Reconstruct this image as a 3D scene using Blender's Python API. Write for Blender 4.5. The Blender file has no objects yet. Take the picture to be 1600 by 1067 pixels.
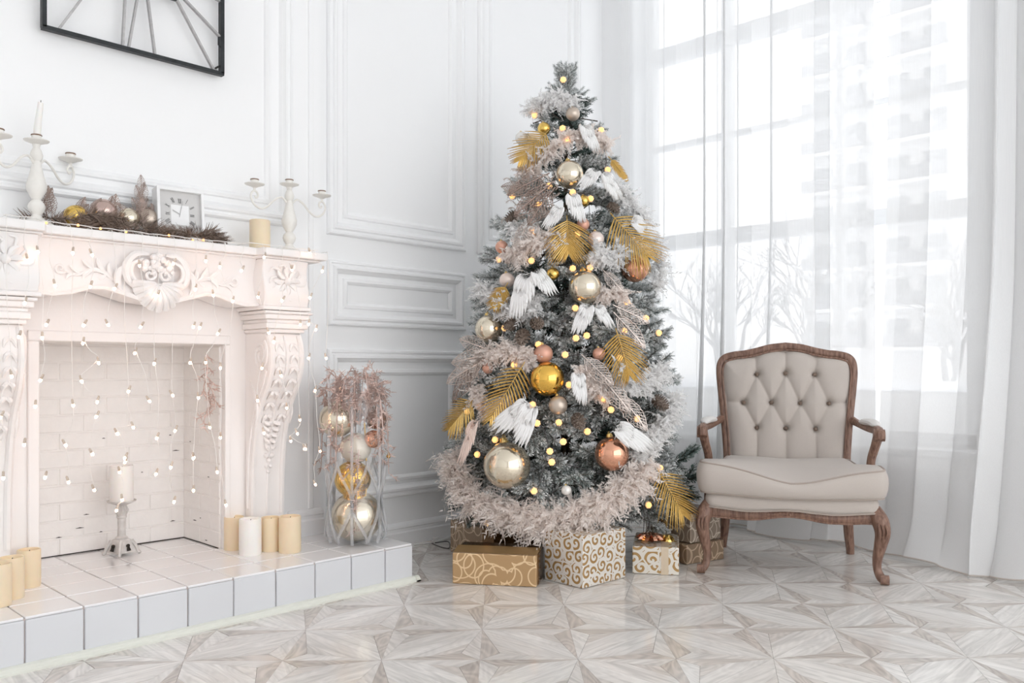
import bpy, bmesh, math, random
import numpy as np
from mathutils import Vector, Matrix

random.seed(7)
rng = np.random.default_rng(7)
PI = math.pi
sc = bpy.context.scene
col = sc.collection

# ------------------------------------------------------------------ camera
CAM_H = 0.85
FPX = 1319.0
AL = math.radians(44.3)
cam_d = bpy.data.cameras.new('camera')
cam = bpy.data.objects.new('camera', cam_d)
col.objects.link(cam)
cam.location = (0, 0, CAM_H)
cam.rotation_euler = (PI / 2, 0, AL - PI / 2)
cam_d.sensor_width = 36.0
cam_d.lens = 36.0 * FPX / 1600.0
cam_d.shift_y = 41.5 / 1600.0
cam_d.clip_start = 0.05
cam_d.clip_end = 300
sc.camera = cam

# ------------------------------------------------------------------ world / light / exposure
world = bpy.data.worlds.new('World')
sc.world = world
world.use_nodes = True
bg = world.node_tree.nodes['Background']
bg.inputs[0].default_value = (0.985, 0.992, 1.0, 1)
bg.inputs[1].default_value = 3.6
# daylight portals in the seen window and the two added unseen ones: they only guide the sampling of the sky
def portal(name, loc, rot, sx, sy):
    d = bpy.data.lights.new(name, 'AREA')
    d.shape = 'RECTANGLE'
    d.size, d.size_y = sx, sy
    d.cycles.is_portal = True
    o = bpy.data.objects.new(name, d)
    col.objects.link(o)
    o.location = loc
    o.rotation_euler = rot
portal('daylight_portal', (4.36, 2.055, 1.915), (0, math.pi / 2, 0), 2.87, 1.85)
portal('daylight_portal', (4.36, -1.9, 1.915), (0, math.pi / 2, 0), 2.87, 1.0)
portal('daylight_portal', (1.15, -3.27, 1.75), (math.pi / 2, 0, math.pi), 5.5, 3.4)
vs = sc.view_settings
vs.view_transform = 'Standard'
vs.look = 'None'
vs.exposure = -0.30
vs.gamma = 1.0
vs.use_curve_mapping = False
cy = sc.cycles
cy.use_denoising = True
cy.max_bounces = 11
cy.use_adaptive_sampling = True
cy.adaptive_threshold = 0.06
cy.diffuse_bounces = 9
cy.glossy_bounces = 4
cy.transmission_bounces = 8
cy.transparent_max_bounces = 24
cy.caustics_reflective = False
cy.caustics_refractive = False
cy.sample_clamp_indirect = 6.0

# ------------------------------------------------------------------ geometry of the view (plan helpers)
FW = Vector((math.cos(AL), math.sin(AL), 0))
RT = Vector((math.sin(AL), -math.cos(AL), 0))

def dl(d, lat, z=0.0):
    """point from depth / sideways distance in metres"""
    p = FW * d + RT * lat
    return Vector((p.x, p.y, z))

def ray(px, py):
    return FW + RT * ((px - 800) / FPX) + Vector((0, 0, 1)) * ((575 - py) / FPX)

def on_z(px, py, z):
    r = ray(px, py)
    t = (z - CAM_H) / r.z
    return Vector((0, 0, CAM_H)) + r * t

def on_y(px, py, y):
    r = ray(px, py)
    return Vector((0, 0, CAM_H)) + r * (y / r.y)

def on_x(px, py, x):
    r = ray(px, py)
    return Vector((0, 0, CAM_H)) + r * (x / r.x)

def at_d(px, py, d):
    return Vector((0, 0, CAM_H)) + ray(px, py) * d

# ------------------------------------------------------------------ materials
MATS = {}

def nodes_of(name):
    m = bpy.data.materials.new(name)
    m.use_nodes = True
    nt = m.node_tree
    b = nt.nodes['Principled BSDF']
    MATS[name] = m
    return m, nt, b

def N(nt, t, **kw):
    n = nt.nodes.new(t)
    for k, v in kw.items():
        setattr(n, k, v)
    return n

def pmat(name, c, rough=0.5, metal=0.0, noise=0.0, nscale=20.0, bump=0.0, bscale=60.0, spec=0.5, trans=0.0, coat=0.0, sss=0.0, sheen=0.0, stretch=None):
    m, nt, b = nodes_of(name)
    b.inputs['Base Color'].default_value = (*c, 1)
    b.inputs['Roughness'].default_value = rough
    b.inputs['Metallic'].default_value = metal
    b.inputs['Specular IOR Level'].default_value = spec
    if coat:
        b.inputs['Coat Weight'].default_value = coat
    if trans:
        b.inputs['Transmission Weight'].default_value = trans
    if sss:
        b.inputs['Subsurface Weight'].default_value = sss
        b.inputs['Subsurface Radius'].default_value = (0.02, 0.012, 0.006)
    if sheen:
        b.inputs['Sheen Weight'].default_value = sheen
    tc = N(nt, 'ShaderNodeTexCoord')
    src = tc.outputs['Object']
    if stretch:
        mp = N(nt, 'ShaderNodeMapping')
        mp.inputs['Scale'].default_value = stretch
        nt.links.new(src, mp.inputs[0])
        src = mp.outputs[0]
    if noise:
        nz = N(nt, 'ShaderNodeTexNoise')
        nz.inputs['Scale'].default_value = nscale
        nz.inputs['Detail'].default_value = 5
        nt.links.new(src, nz.inputs['Vector'])
        mx = N(nt, 'ShaderNodeMix', data_type='RGBA')
        mx.inputs[6].default_value = (*[max(0, x * (1 - noise)) for x in c], 1)
        mx.inputs[7].default_value = (*[min(1, x * (1 + noise)) for x in c], 1)
        nt.links.new(nz.outputs['Fac'], mx.inputs[0])
        nt.links.new(mx.outputs[2], b.inputs['Base Color'])
    if bump:
        nz2 = N(nt, 'ShaderNodeTexNoise')
        nz2.inputs['Scale'].default_value = bscale
        nz2.inputs['Detail'].default_value = 4
        nt.links.new(src, nz2.inputs['Vector'])
        bp = N(nt, 'ShaderNodeBump')
        bp.inputs['Strength'].default_value = bump
        bp.inputs['Distance'].default_value = 0.004
        nt.links.new(nz2.outputs['Fac'], bp.inputs['Height'])
        nt.links.new(bp.outputs[0], b.inputs['Normal'])
    return m

def emat(name, c, strength, base=None):
    m, nt, b = nodes_of(name)
    b.inputs['Base Color'].default_value = (*(base or c), 1)
    b.inputs['Emission Color'].default_value = (*c, 1)
    b.inputs['Emission Strength'].default_value = strength
    return m

pmat('wall_paint', (0.91, 0.915, 0.92), 0.45, noise=0.015, nscale=3, bump=0.05, bscale=120)
pmat('plaster', (0.88, 0.86, 0.85), 0.5, noise=0.02, nscale=8, bump=0.08, bscale=90)
pmat('brick_paint', (0.86, 0.84, 0.82), 0.55, noise=0.05, nscale=25, bump=0.35, bscale=70)
pmat('crack', (0.03, 0.025, 0.02), 0.9, noise=0.2)
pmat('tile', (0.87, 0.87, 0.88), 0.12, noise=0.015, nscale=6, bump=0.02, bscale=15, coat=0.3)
pmat('tile_shaded_front', (0.68, 0.695, 0.725), 0.14, noise=0.015, nscale=6, bump=0.02, bscale=15, coat=0.3)  # same tile darkened: the front face's shade is put into the colour
pmat('grout', (0.60, 0.53, 0.50), 0.8, noise=0.25, nscale=14)
pmat('trim_worn', (0.74, 0.75, 0.68), 0.6, noise=0.12, nscale=30, stretch=(1, 6, 6))
pmat('black_iron', (0.03, 0.033, 0.035), 0.45, metal=0.6, noise=0.6, nscale=40, bump=0.2)
pmat('grey_iron', (0.42, 0.41, 0.41), 0.4, metal=0.5, noise=0.35, nscale=60)
pmat('white_iron', (0.83, 0.81, 0.77), 0.5, noise=0.06, nscale=50, bump=0.15, bscale=140)
pmat('worn_rim', (0.30, 0.20, 0.15), 0.5, metal=0.4, noise=0.4, nscale=90)
pmat('white_wax', (0.88, 0.86, 0.83), 0.4, sss=0.3, noise=0.02)
pmat('ivory_wax', (0.84, 0.70, 0.50), 0.45, sss=0.35, noise=0.05, nscale=14)
pmat('wick', (0.05, 0.04, 0.03), 0.9, noise=0.2)
pmat('aged_silver', (0.62, 0.60, 0.58), 0.5, metal=0.15, noise=0.35, nscale=35, bump=0.3, bscale=80)
pmat('gold_shine', (0.90, 0.55, 0.12), 0.10, metal=1.0, noise=0.03)
pmat('gold_small', (0.85, 0.58, 0.16), 0.16, metal=1.0, noise=0.04)
pmat('champagne', (0.80, 0.72, 0.58), 0.13, metal=0.9, noise=0.04, nscale=12)
pmat('champagne_matte', (0.62, 0.53, 0.45), 0.38, metal=0.7, noise=0.04)
pmat('copper_shine', (0.80, 0.42, 0.28), 0.12, metal=0.95, noise=0.05)
pmat('copper_matte', (0.72, 0.40, 0.30), 0.45, metal=0.5, noise=0.05)
pmat('pearl_pink', (0.80, 0.68, 0.62), 0.25, metal=0.35, noise=0.03)
pmat('pearl_white', (0.86, 0.84, 0.80), 0.22, metal=0.2, noise=0.03)
pmat('rose_bauble', (0.60, 0.45, 0.40), 0.22, metal=0.85, noise=0.04)
pmat('cream_bauble', (0.86, 0.78, 0.66), 0.35, metal=0.15, noise=0.03)
pmat('gold_leaf', (0.66, 0.44, 0.14), 0.36, metal=0.75, noise=0.18, nscale=70)
pmat('lace_silver', (0.66, 0.57, 0.52), 0.4, metal=0.55, noise=0.2, nscale=80)
pmat('lace_bronze', (0.36, 0.27, 0.23), 0.42, metal=0.5, noise=0.25, nscale=80)
pmat('rose_sprig', (0.66, 0.50, 0.45), 0.42, metal=0.45, noise=0.25, nscale=60)
pmat('garland_needle', (0.24, 0.175, 0.14), 0.5, metal=0.25, noise=0.35, nscale=60)
pmat('cone_scale', (0.20, 0.155, 0.125), 0.6, noise=0.4, nscale=120)
pmat('bark', (0.09, 0.065, 0.045), 0.8, noise=0.3, nscale=60, bump=0.3)
pmat('feather_white', (0.82, 0.815, 0.81), 0.7, noise=0.03, nscale=40, sheen=0.3)
pmat('feather_peach', (0.86, 0.70, 0.62), 0.7, noise=0.04, nscale=40, sheen=0.3)
pmat('cap_gold', (0.75, 0.55, 0.22), 0.3, metal=1.0, noise=0.1)
pmat('clear_plastic_wire', (0.88, 0.86, 0.83), 0.4, noise=0.02)
pmat('chair_fabric', (0.52, 0.468, 0.428), 0.85, noise=0.06, nscale=350, bump=0.12, bscale=700, sheen=0.15)
pmat('chair_button', (0.17, 0.12, 0.09), 0.5, noise=0.1, nscale=100)
pmat('chair_piping', (0.40, 0.34, 0.30), 0.8, noise=0.06, nscale=200)
pmat('arm_pad_fabric', (0.72, 0.70, 0.68), 0.85, noise=0.04, nscale=300)
pmat('ribbon_brown', (0.17, 0.09, 0.035), 0.22, metal=0.7, noise=0.15, nscale=20)
pmat('ribbon_gold', (0.48, 0.31, 0.13), 0.3, metal=0.7, noise=0.12, nscale=30)
pmat('ribbon_pale', (0.72, 0.60, 0.45), 0.4, metal=0.3, noise=0.08, nscale=30)
pmat('window_white', (0.80, 0.81, 0.82), 0.4, noise=0.02)
pmat('screen_white', (0.80, 0.80, 0.80), 0.5, noise=0.02)
pmat('snow', (0.88, 0.90, 0.93), 0.8, noise=0.03, nscale=0.6, bump=0.3, bscale=2)
pmat('facade', (0.88, 0.88, 0.88), 0.8, noise=0.04, nscale=1)
pmat('far_glass', (0.42, 0.44, 0.46), 0.2, noise=0.2)
pmat('far_rail', (0.40, 0.41, 0.43), 0.6, noise=0.1)
pmat('frosted_twig', (0.50, 0.50, 0.50), 0.8, noise=0.2)
pmat('garden_wall', (0.50, 0.50, 0.50), 0.85, noise=0.1, nscale=4)
pmat('clock_face', (0.62, 0.61, 0.60), 0.5, noise=0.02)
pmat('clock_white', (0.86, 0.86, 0.86), 0.35, noise=0.02)
pmat('clock_dark', (0.10, 0.10, 0.10), 0.5, noise=0.05)
pmat('cable_white', (0.75, 0.75, 0.74), 0.4, noise=0.03)
pmat('cable_dark', (0.10, 0.09, 0.09), 0.5, noise=0.05)
emat('bulb_warm', (1.0, 0.55, 0.35), 24.0)
emat('bulb_amber', (1.0, 0.50, 0.15), 2.5)
emat('petal_amber', (1.0, 0.50, 0.16), 1.0, (0.9, 0.7, 0.45)).cycles.emission_sampling = 'NONE'

# glass-like acrylic
m, nt, b = nodes_of('acrylic')
b.inputs['Base Color'].default_value = (0.97, 0.98, 1.0, 1)
b.inputs['Roughness'].default_value = 0.04
b.inputs['IOR'].default_value = 1.35
b.inputs['Transmission Weight'].default_value = 1.0
trn = N(nt, 'ShaderNodeBsdfTransparent')
mxs = N(nt, 'ShaderNodeMixShader')
mxs.inputs[0].default_value = 0.45
nt.links.new(trn.outputs[0], mxs.inputs[1])
nt.links.new(b.outputs[0], mxs.inputs[2])
dfm = N(nt, 'ShaderNodeBsdfDiffuse')  # white diffuse share, stands in for bright highlights on the vase ribs
dfm.inputs[0].default_value = (0.95, 0.96, 0.98, 1)
mx3 = N(nt, 'ShaderNodeMixShader')
mx3.inputs[0].default_value = 0.22
nt.links.new(mxs.outputs[0], mx3.inputs[1])
nt.links.new(dfm.outputs[0], mx3.inputs[2])
nt.links.new(mx3.outputs[0], nt.nodes['Material Output'].inputs[0])

m, nt, b = nodes_of('window_glass')
trn = N(nt, 'ShaderNodeBsdfTransparent')
gl = N(nt, 'ShaderNodeBsdfGlossy')
gl.inputs['Roughness'].default_value = 0.02
mxs = N(nt, 'ShaderNodeMixShader')
mxs.inputs[0].default_value = 0.05
nt.links.new(trn.outputs[0], mxs.inputs[1])
nt.links.new(gl.outputs[0], mxs.inputs[2])
nt.links.new(mxs.outputs[0], nt.nodes['Material Output'].inputs[0])

# sheer curtain cloth
def sheer(name, clear, c):
    m, nt, b = nodes_of(name)
    trn = N(nt, 'ShaderNodeBsdfTransparent')
    tl = N(nt, 'ShaderNodeBsdfTranslucent')
    df = N(nt, 'ShaderNodeBsdfDiffuse')
    tl.inputs[0].default_value = (*c, 1)
    df.inputs[0].default_value = (*c, 1)
    tc = N(nt, 'ShaderNodeTexCoord')
    mp = N(nt, 'ShaderNodeMapping')
    mp.inputs['Scale'].default_value = (900, 900, 8)
    nz = N(nt, 'ShaderNodeTexNoise')
    nz.inputs['Scale'].default_value = 1.0
    nt.links.new(tc.outputs['Object'], mp.inputs[0])
    nt.links.new(mp.outputs[0], nz.inputs['Vector'])
    mr = N(nt, 'ShaderNodeMapRange')
    mr.inputs['To Min'].default_value = 1 - clear - 0.06
    mr.inputs['To Max'].default_value = 1 - clear + 0.06
    nt.links.new(nz.outputs['Fac'], mr.inputs[0])
    m1 = N(nt, 'ShaderNodeMixShader')
    m1.inputs[0].default_value = 0.78
    nt.links.new(tl.outputs[0], m1.inputs[1])
    nt.links.new(df.outputs[0], m1.inputs[2])
    m2 = N(nt, 'ShaderNodeMixShader')
    nt.links.new(mr.outputs[0], m2.inputs[0])
    nt.links.new(trn.outputs[0], m2.inputs[1])
    nt.links.new(m1.outputs[0], m2.inputs[2])
    nt.links.new(m2.outputs[0], nt.nodes['Material Output'].inputs[0])
    return m
sheer('sheer_cloth', 0.17, (0.84, 0.845, 0.85))

# boa down: diffuse + translucent
def downy(name, c):
    m, nt, b = nodes_of(name)
    tl = N(nt, 'ShaderNodeBsdfTranslucent')
    df = N(nt, 'ShaderNodeBsdfDiffuse')
    nz = N(nt, 'ShaderNodeTexNoise')
    nz.inputs['Scale'].default_value = 25
    tc = N(nt, 'ShaderNodeTexCoord')
    nt.links.new(tc.outputs['Object'], nz.inputs['Vector'])
    mx = N(nt, 'ShaderNodeMix', data_type='RGBA')
    mx.inputs[6].default_value = (*[x * 0.93 for x in c], 1)
    mx.inputs[7].default_value = (*[min(0.95, x * 1.05) for x in c], 1)
    nt.links.new(nz.outputs['Fac'], mx.inputs[0])
    nt.links.new(mx.outputs[2], tl.inputs[0])
    nt.links.new(mx.outputs[2], df.inputs[0])
    m1 = N(nt, 'ShaderNodeMixShader')
    m1.inputs[0].default_value = 0.55
    nt.links.new(tl.outputs[0], m1.inputs[1])
    nt.links.new(df.outputs[0], m1.inputs[2])
    nt.links.new(m1.outputs[0], nt.nodes['Material Output'].inputs[0])
downy('down_white', (0.95, 0.94, 0.93))
downy('down_pink', (0.95, 0.865, 0.825))

# vertex-coloured fir needles
m, nt, b = nodes_of('fir_needle')
at = N(nt, 'ShaderNodeAttribute', attribute_name='Col')
oi = N(nt, 'ShaderNodeObjectInfo')
hs = N(nt, 'ShaderNodeHueSaturation')
mr = N(nt, 'ShaderNodeMapRange')
mr.inputs['To Min'].default_value = 0.75
mr.inputs['To Max'].default_value = 1.2
nt.links.new(oi.outputs['Random'], mr.inputs[0])
nt.links.new(mr.outputs[0], hs.inputs['Value'])
nt.links.new(at.outputs['Color'], hs.inputs['Color'])
nt.links.new(hs.outputs[0], b.inputs['Base Color'])
b.inputs['Roughness'].default_value = 0.7

# limed carved wood of the chair
m, nt, b = nodes_of('chair_wood')
tc = N(nt, 'ShaderNodeTexCoord')
mp = N(nt, 'ShaderNodeMapping')
mp.inputs['Scale'].default_value = (60, 60, 9)
nz = N(nt, 'ShaderNodeTexNoise')
nz.inputs['Scale'].default_value = 1.6
nz.inputs['Detail'].default_value = 6
nt.links.new(tc.outputs['Object'], mp.inputs[0])
nt.links.new(mp.outputs[0], nz.inputs['Vector'])
cr = N(nt, 'ShaderNodeValToRGB')
cr.color_ramp.elements[0].position = 0.30
cr.color_ramp.elements[0].color = (0.12, 0.058, 0.038, 1)
cr.color_ramp.elements[1].position = 0.75
cr.color_ramp.elements[1].color = (0.34, 0.205, 0.15, 1)
nt.links.new(nz.outputs['Fac'], cr.inputs[0])
nt.links.new(cr.outputs[0], b.inputs['Base Color'])
b.inputs['Roughness'].default_value = 0.45
bp = N(nt, 'ShaderNodeBump')
bp.inputs['Strength'].default_value = 0.25
bp.inputs['Distance'].default_value = 0.003
nt.links.new(nz.outputs['Fac'], bp.inputs['Height'])
nt.links.new(bp.outputs[0], b.inputs['Normal'])

# parquet pieces: UV = metres, u along the grain; attr Col.r = tone 0..1, Col.g = random
m, nt, b = nodes_of('parquet')
uv = N(nt, 'ShaderNodeUVMap', uv_map='UVMap')
at = N(nt, 'ShaderNodeAttribute', attribute_name='Col')
sp = N(nt, 'ShaderNodeSeparateColor')
nt.links.new(at.outputs['Color'], sp.inputs[0])
oi = N(nt, 'ShaderNodeObjectInfo')
ad = N(nt, 'ShaderNodeMath', operation='ADD')
nt.links.new(sp.outputs[1], ad.inputs[0])
nt.links.new(oi.outputs['Random'], ad.inputs[1])
fr = N(nt, 'ShaderNodeMath', operation='FRACT')
nt.links.new(ad.outputs[0], fr.inputs[0])
mul = N(nt, 'ShaderNodeMath', operation='MULTIPLY')
mul.inputs[1].default_value = 37.0
nt.links.new(fr.outputs[0], mul.inputs[0])
cx = N(nt, 'ShaderNodeCombineXYZ')
nt.links.new(mul.outputs[0], cx.inputs[0])
nt.links.new(mul.outputs[0], cx.inputs[1])
va = N(nt, 'ShaderNodeVectorMath', operation='ADD')
nt.links.new(uv.outputs[0], va.inputs[0])
nt.links.new(cx.outputs[0], va.inputs[1])
mp = N(nt, 'ShaderNodeMapping')
mp.inputs['Scale'].default_value = (3.5, 34, 1)
nt.links.new(va.outputs[0], mp.inputs[0])
nz = N(nt, 'ShaderNodeTexNoise', noise_dimensions='2D')
nz.inputs['Scale'].default_value = 1.0
nz.inputs['Detail'].default_value = 5
nz.inputs['Distortion'].default_value = 1.2
nt.links.new(mp.outputs[0], nz.inputs['Vector'])
mp2 = N(nt, 'ShaderNodeMapping')
mp2.inputs['Scale'].default_value = (5.5, 15, 1)
nt.links.new(va.outputs[0], mp2.inputs[0])
nz2 = N(nt, 'ShaderNodeTexNoise', noise_dimensions='2D')
nz2.inputs['Scale'].default_value = 0.8
nz2.inputs['Detail'].default_value = 0.5
nt.links.new(mp2.outputs[0], nz2.inputs['Vector'])
rg = N(nt, 'ShaderNodeMath', operation='MULTIPLY')
rg.inputs[1].default_value = 62.0
nt.links.new(nz2.outputs['Fac'], rg.inputs[0])
sn = N(nt, 'ShaderNodeMath', operation='SINE')
nt.links.new(rg.outputs[0], sn.inputs[0])
# tone
tn = N(nt, 'ShaderNodeMix', data_type='RGBA')
tn.inputs[6].default_value = (0.83, 0.81, 0.78, 1)
tn.inputs[7].default_value = (0.60, 0.545, 0.50, 1)
tj = N(nt, 'ShaderNodeMath', operation='MULTIPLY_ADD')
tj.inputs[1].default_value = 0.32
nt.links.new(fr.outputs[0], tj.inputs[0])
nt.links.new(sp.outputs[0], tj.inputs[2])
nt.links.new(tj.outputs[0], tn.inputs[0])
g1 = N(nt, 'ShaderNodeMapRange')
g1.inputs['From Min'].default_value = 0.3
g1.inputs['From Max'].default_value = 0.7
g1.inputs['To Min'].default_value = 0.83
g1.inputs['To Max'].default_value = 1.10
nt.links.new(nz.outputs['Fac'], g1.inputs[0])
# rings show mostly on dark pieces
rm = N(nt, 'ShaderNodeMath', operation='MULTIPLY')
nt.links.new(sn.outputs[0], rm.inputs[0])
rw = N(nt, 'ShaderNodeMath', operation='MULTIPLY_ADD')
rw.inputs[1].default_value = 0.075
rw.inputs[2].default_value = 0.03
nt.links.new(sp.outputs[0], rw.inputs[0])
nt.links.new(rw.outputs[0], rm.inputs[1])
sm = N(nt, 'ShaderNodeMath', operation='ADD')
nt.links.new(g1.outputs[0], sm.inputs[0])
nt.links.new(rm.outputs[0], sm.inputs[1])
vm = N(nt, 'ShaderNodeVectorMath', operation='SCALE')
nt.links.new(tn.outputs[2], vm.inputs[0])
nt.links.new(sm.outputs[0], vm.inputs['Scale'])
nt.links.new(vm.outputs[0], b.inputs['Base Color'])
b.inputs['Roughness'].default_value = 0.13
b.inputs['Specular IOR Level'].default_value = 0.6
pmat('floor_base', (0.30, 0.25, 0.21), 0.5, noise=0.1)

# wrapping papers (UV in metres)
def arcs_paper(name, basec, linec, scale):
    m, nt, b = nodes_of(name)
    uv = N(nt, 'ShaderNodeUVMap', uv_map='UVMap')
    prev = None
    for k, (s, r, w) in enumerate(((scale, 0.40, 0.026), (scale * 0.72, 0.44, 0.02), (scale * 1.2, 0.37, 0.03))):
        mp = N(nt, 'ShaderNodeMapping')
        mp.inputs['Location'].default_value = (3.1 * k, 1.7 * k, 0)
        mp.inputs['Rotation'].default_value = (0, 0, 0.5 * k)
        mp.inputs['Scale'].default_value = (s, s * (1.15 if k % 2 else 0.85), 1)
        nt.links.new(uv.outputs[0], mp.inputs[0])
        vo = N(nt, 'ShaderNodeTexVoronoi', voronoi_dimensions='2D')
        vo.inputs['Scale'].default_value = 1.0
        nt.links.new(mp.outputs[0], vo.inputs['Vector'])
        a = N(nt, 'ShaderNodeMath', operation='SUBTRACT')
        a.inputs[1].default_value = r
        nt.links.new(vo.outputs['Distance'], a.inputs[0])
        ab = N(nt, 'ShaderNodeMath', operation='ABSOLUTE')
        nt.links.new(a.outputs[0], ab.inputs[0])
        lt = N(nt, 'ShaderNodeMath', operation='LESS_THAN')
        lt.inputs[1].default_value = w
        nt.links.new(ab.outputs[0], lt.inputs[0])
        if prev is None:
            prev = lt
        else:
            mxm = N(nt, 'ShaderNodeMath', operation='MAXIMUM')
            nt.links.new(prev.outputs[0], mxm.inputs[0])
            nt.links.new(lt.outputs[0], mxm.inputs[1])
            prev = mxm
    mx = N(nt, 'ShaderNodeMix', data_type='RGBA')
    mx.inputs[6].default_value = (*basec, 1)
    mx.inputs[7].default_value = (*linec, 1)
    nt.links.new(prev.outputs[0], mx.inputs[0])
    nt.links.new(mx.outputs[2], b.inputs['Base Color'])
    b.inputs['Roughness'].default_value = 0.33
    b.inputs['Metallic'].default_value = 0.35
    return m
arcs_paper('paper_gold_arcs', (0.50, 0.32, 0.16), (0.82, 0.62, 0.38), 10)
arcs_paper('paper_brown_arcs', (0.30, 0.21, 0.14), (0.62, 0.48, 0.34), 11)
arcs_paper('paper_taupe_arcs', (0.34, 0.27, 0.21), (0.72, 0.64, 0.54), 12)

def scroll_paper(name, basec, inkc, scale):
    m, nt, b = nodes_of(name)
    uv = N(nt, 'ShaderNodeUVMap', uv_map='UVMap')
    vo = N(nt, 'ShaderNodeTexVoronoi', voronoi_dimensions='2D')
    vo.inputs['Scale'].default_value = scale
    vo.inputs['Randomness'].default_value = 0.75
    nt.links.new(uv.outputs[0], vo.inputs['Vector'])
    sb = N(nt, 'ShaderNodeVectorMath', operation='SUBTRACT')
    nt.links.new(uv.outputs[0], sb.inputs[0])
    nt.links.new(vo.outputs['Position'], sb.inputs[1])
    sx = N(nt, 'ShaderNodeSeparateXYZ')
    nt.links.new(sb.outputs[0], sx.inputs[0])
    an = N(nt, 'ShaderNodeMath', operation='ARCTAN2')
    nt.links.new(sx.outputs[1], an.inputs[0])
    nt.links.new(sx.outputs[0], an.inputs[1])
    a1 = N(nt, 'ShaderNodeMath', operation='MULTIPLY')
    a1.inputs[1].default_value = 1 / (2 * PI)
    nt.links.new(an.outputs[0], a1.inputs[0])
    a2 = N(nt, 'ShaderNodeMath', operation='MULTIPLY_ADD')
    a2.inputs[1].default_value = 2.3
    nt.links.new(vo.outputs['Distance'], a2.inputs[0])
    nt.links.new(a1.outputs[0], a2.inputs[2])
    sc_ = N(nt, 'ShaderNodeSeparateColor')
    nt.links.new(vo.outputs['Color'], sc_.inputs[0])
    a3 = N(nt, 'ShaderNodeMath', operation='ADD')
    nt.links.new(a2.outputs[0], a3.inputs[0])
    nt.links.new(sc_.outputs[0], a3.inputs[1])
    f = N(nt, 'ShaderNodeMath', operation='FRACT')
    nt.links.new(a3.outputs[0], f.inputs[0])
    lt = N(nt, 'ShaderNodeMath', operation='LESS_THAN')
    lt.inputs[1].default_value = 0.46
    nt.links.new(f.outputs[0], lt.inputs[0])
    # keep clear of the cell borders so that the curls stay separate
    vb = N(nt, 'ShaderNodeTexVoronoi', voronoi_dimensions='2D', feature='DISTANCE_TO_EDGE')
    vb.inputs['Scale'].default_value = scale
    vb.inputs['Randomness'].default_value = 0.75
    nt.links.new(uv.outputs[0], vb.inputs['Vector'])
    gt = N(nt, 'ShaderNodeMath', operation='GREATER_THAN')
    gt.inputs[1].default_value = 0.06
    nt.links.new(vb.outputs['Distance'], gt.inputs[0])
    mu = N(nt, 'ShaderNodeMath', operation='MULTIPLY')
    nt.links.new(lt.outputs[0], mu.inputs[0])
    nt.links.new(gt.outputs[0], mu.inputs[1])
    mx = N(nt, 'ShaderNodeMix', data_type='RGBA')
    mx.inputs[6].default_value = (*basec, 1)
    mx.inputs[7].default_value = (*inkc, 1)
    nt.links.new(mu.outputs[0], mx.inputs[0])
    nt.links.new(mx.outputs[2], b.inputs['Base Color'])
    b.inputs['Roughness'].default_value = 0.32
    b.inputs['Metallic'].default_value = 0.25
scroll_paper('paper_scroll', (0.82, 0.79, 0.74), (0.40, 0.235, 0.085), 20)
scroll_paper('paper_scroll_small', (0.82, 0.78, 0.71), (0.46, 0.28, 0.11), 18)

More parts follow.
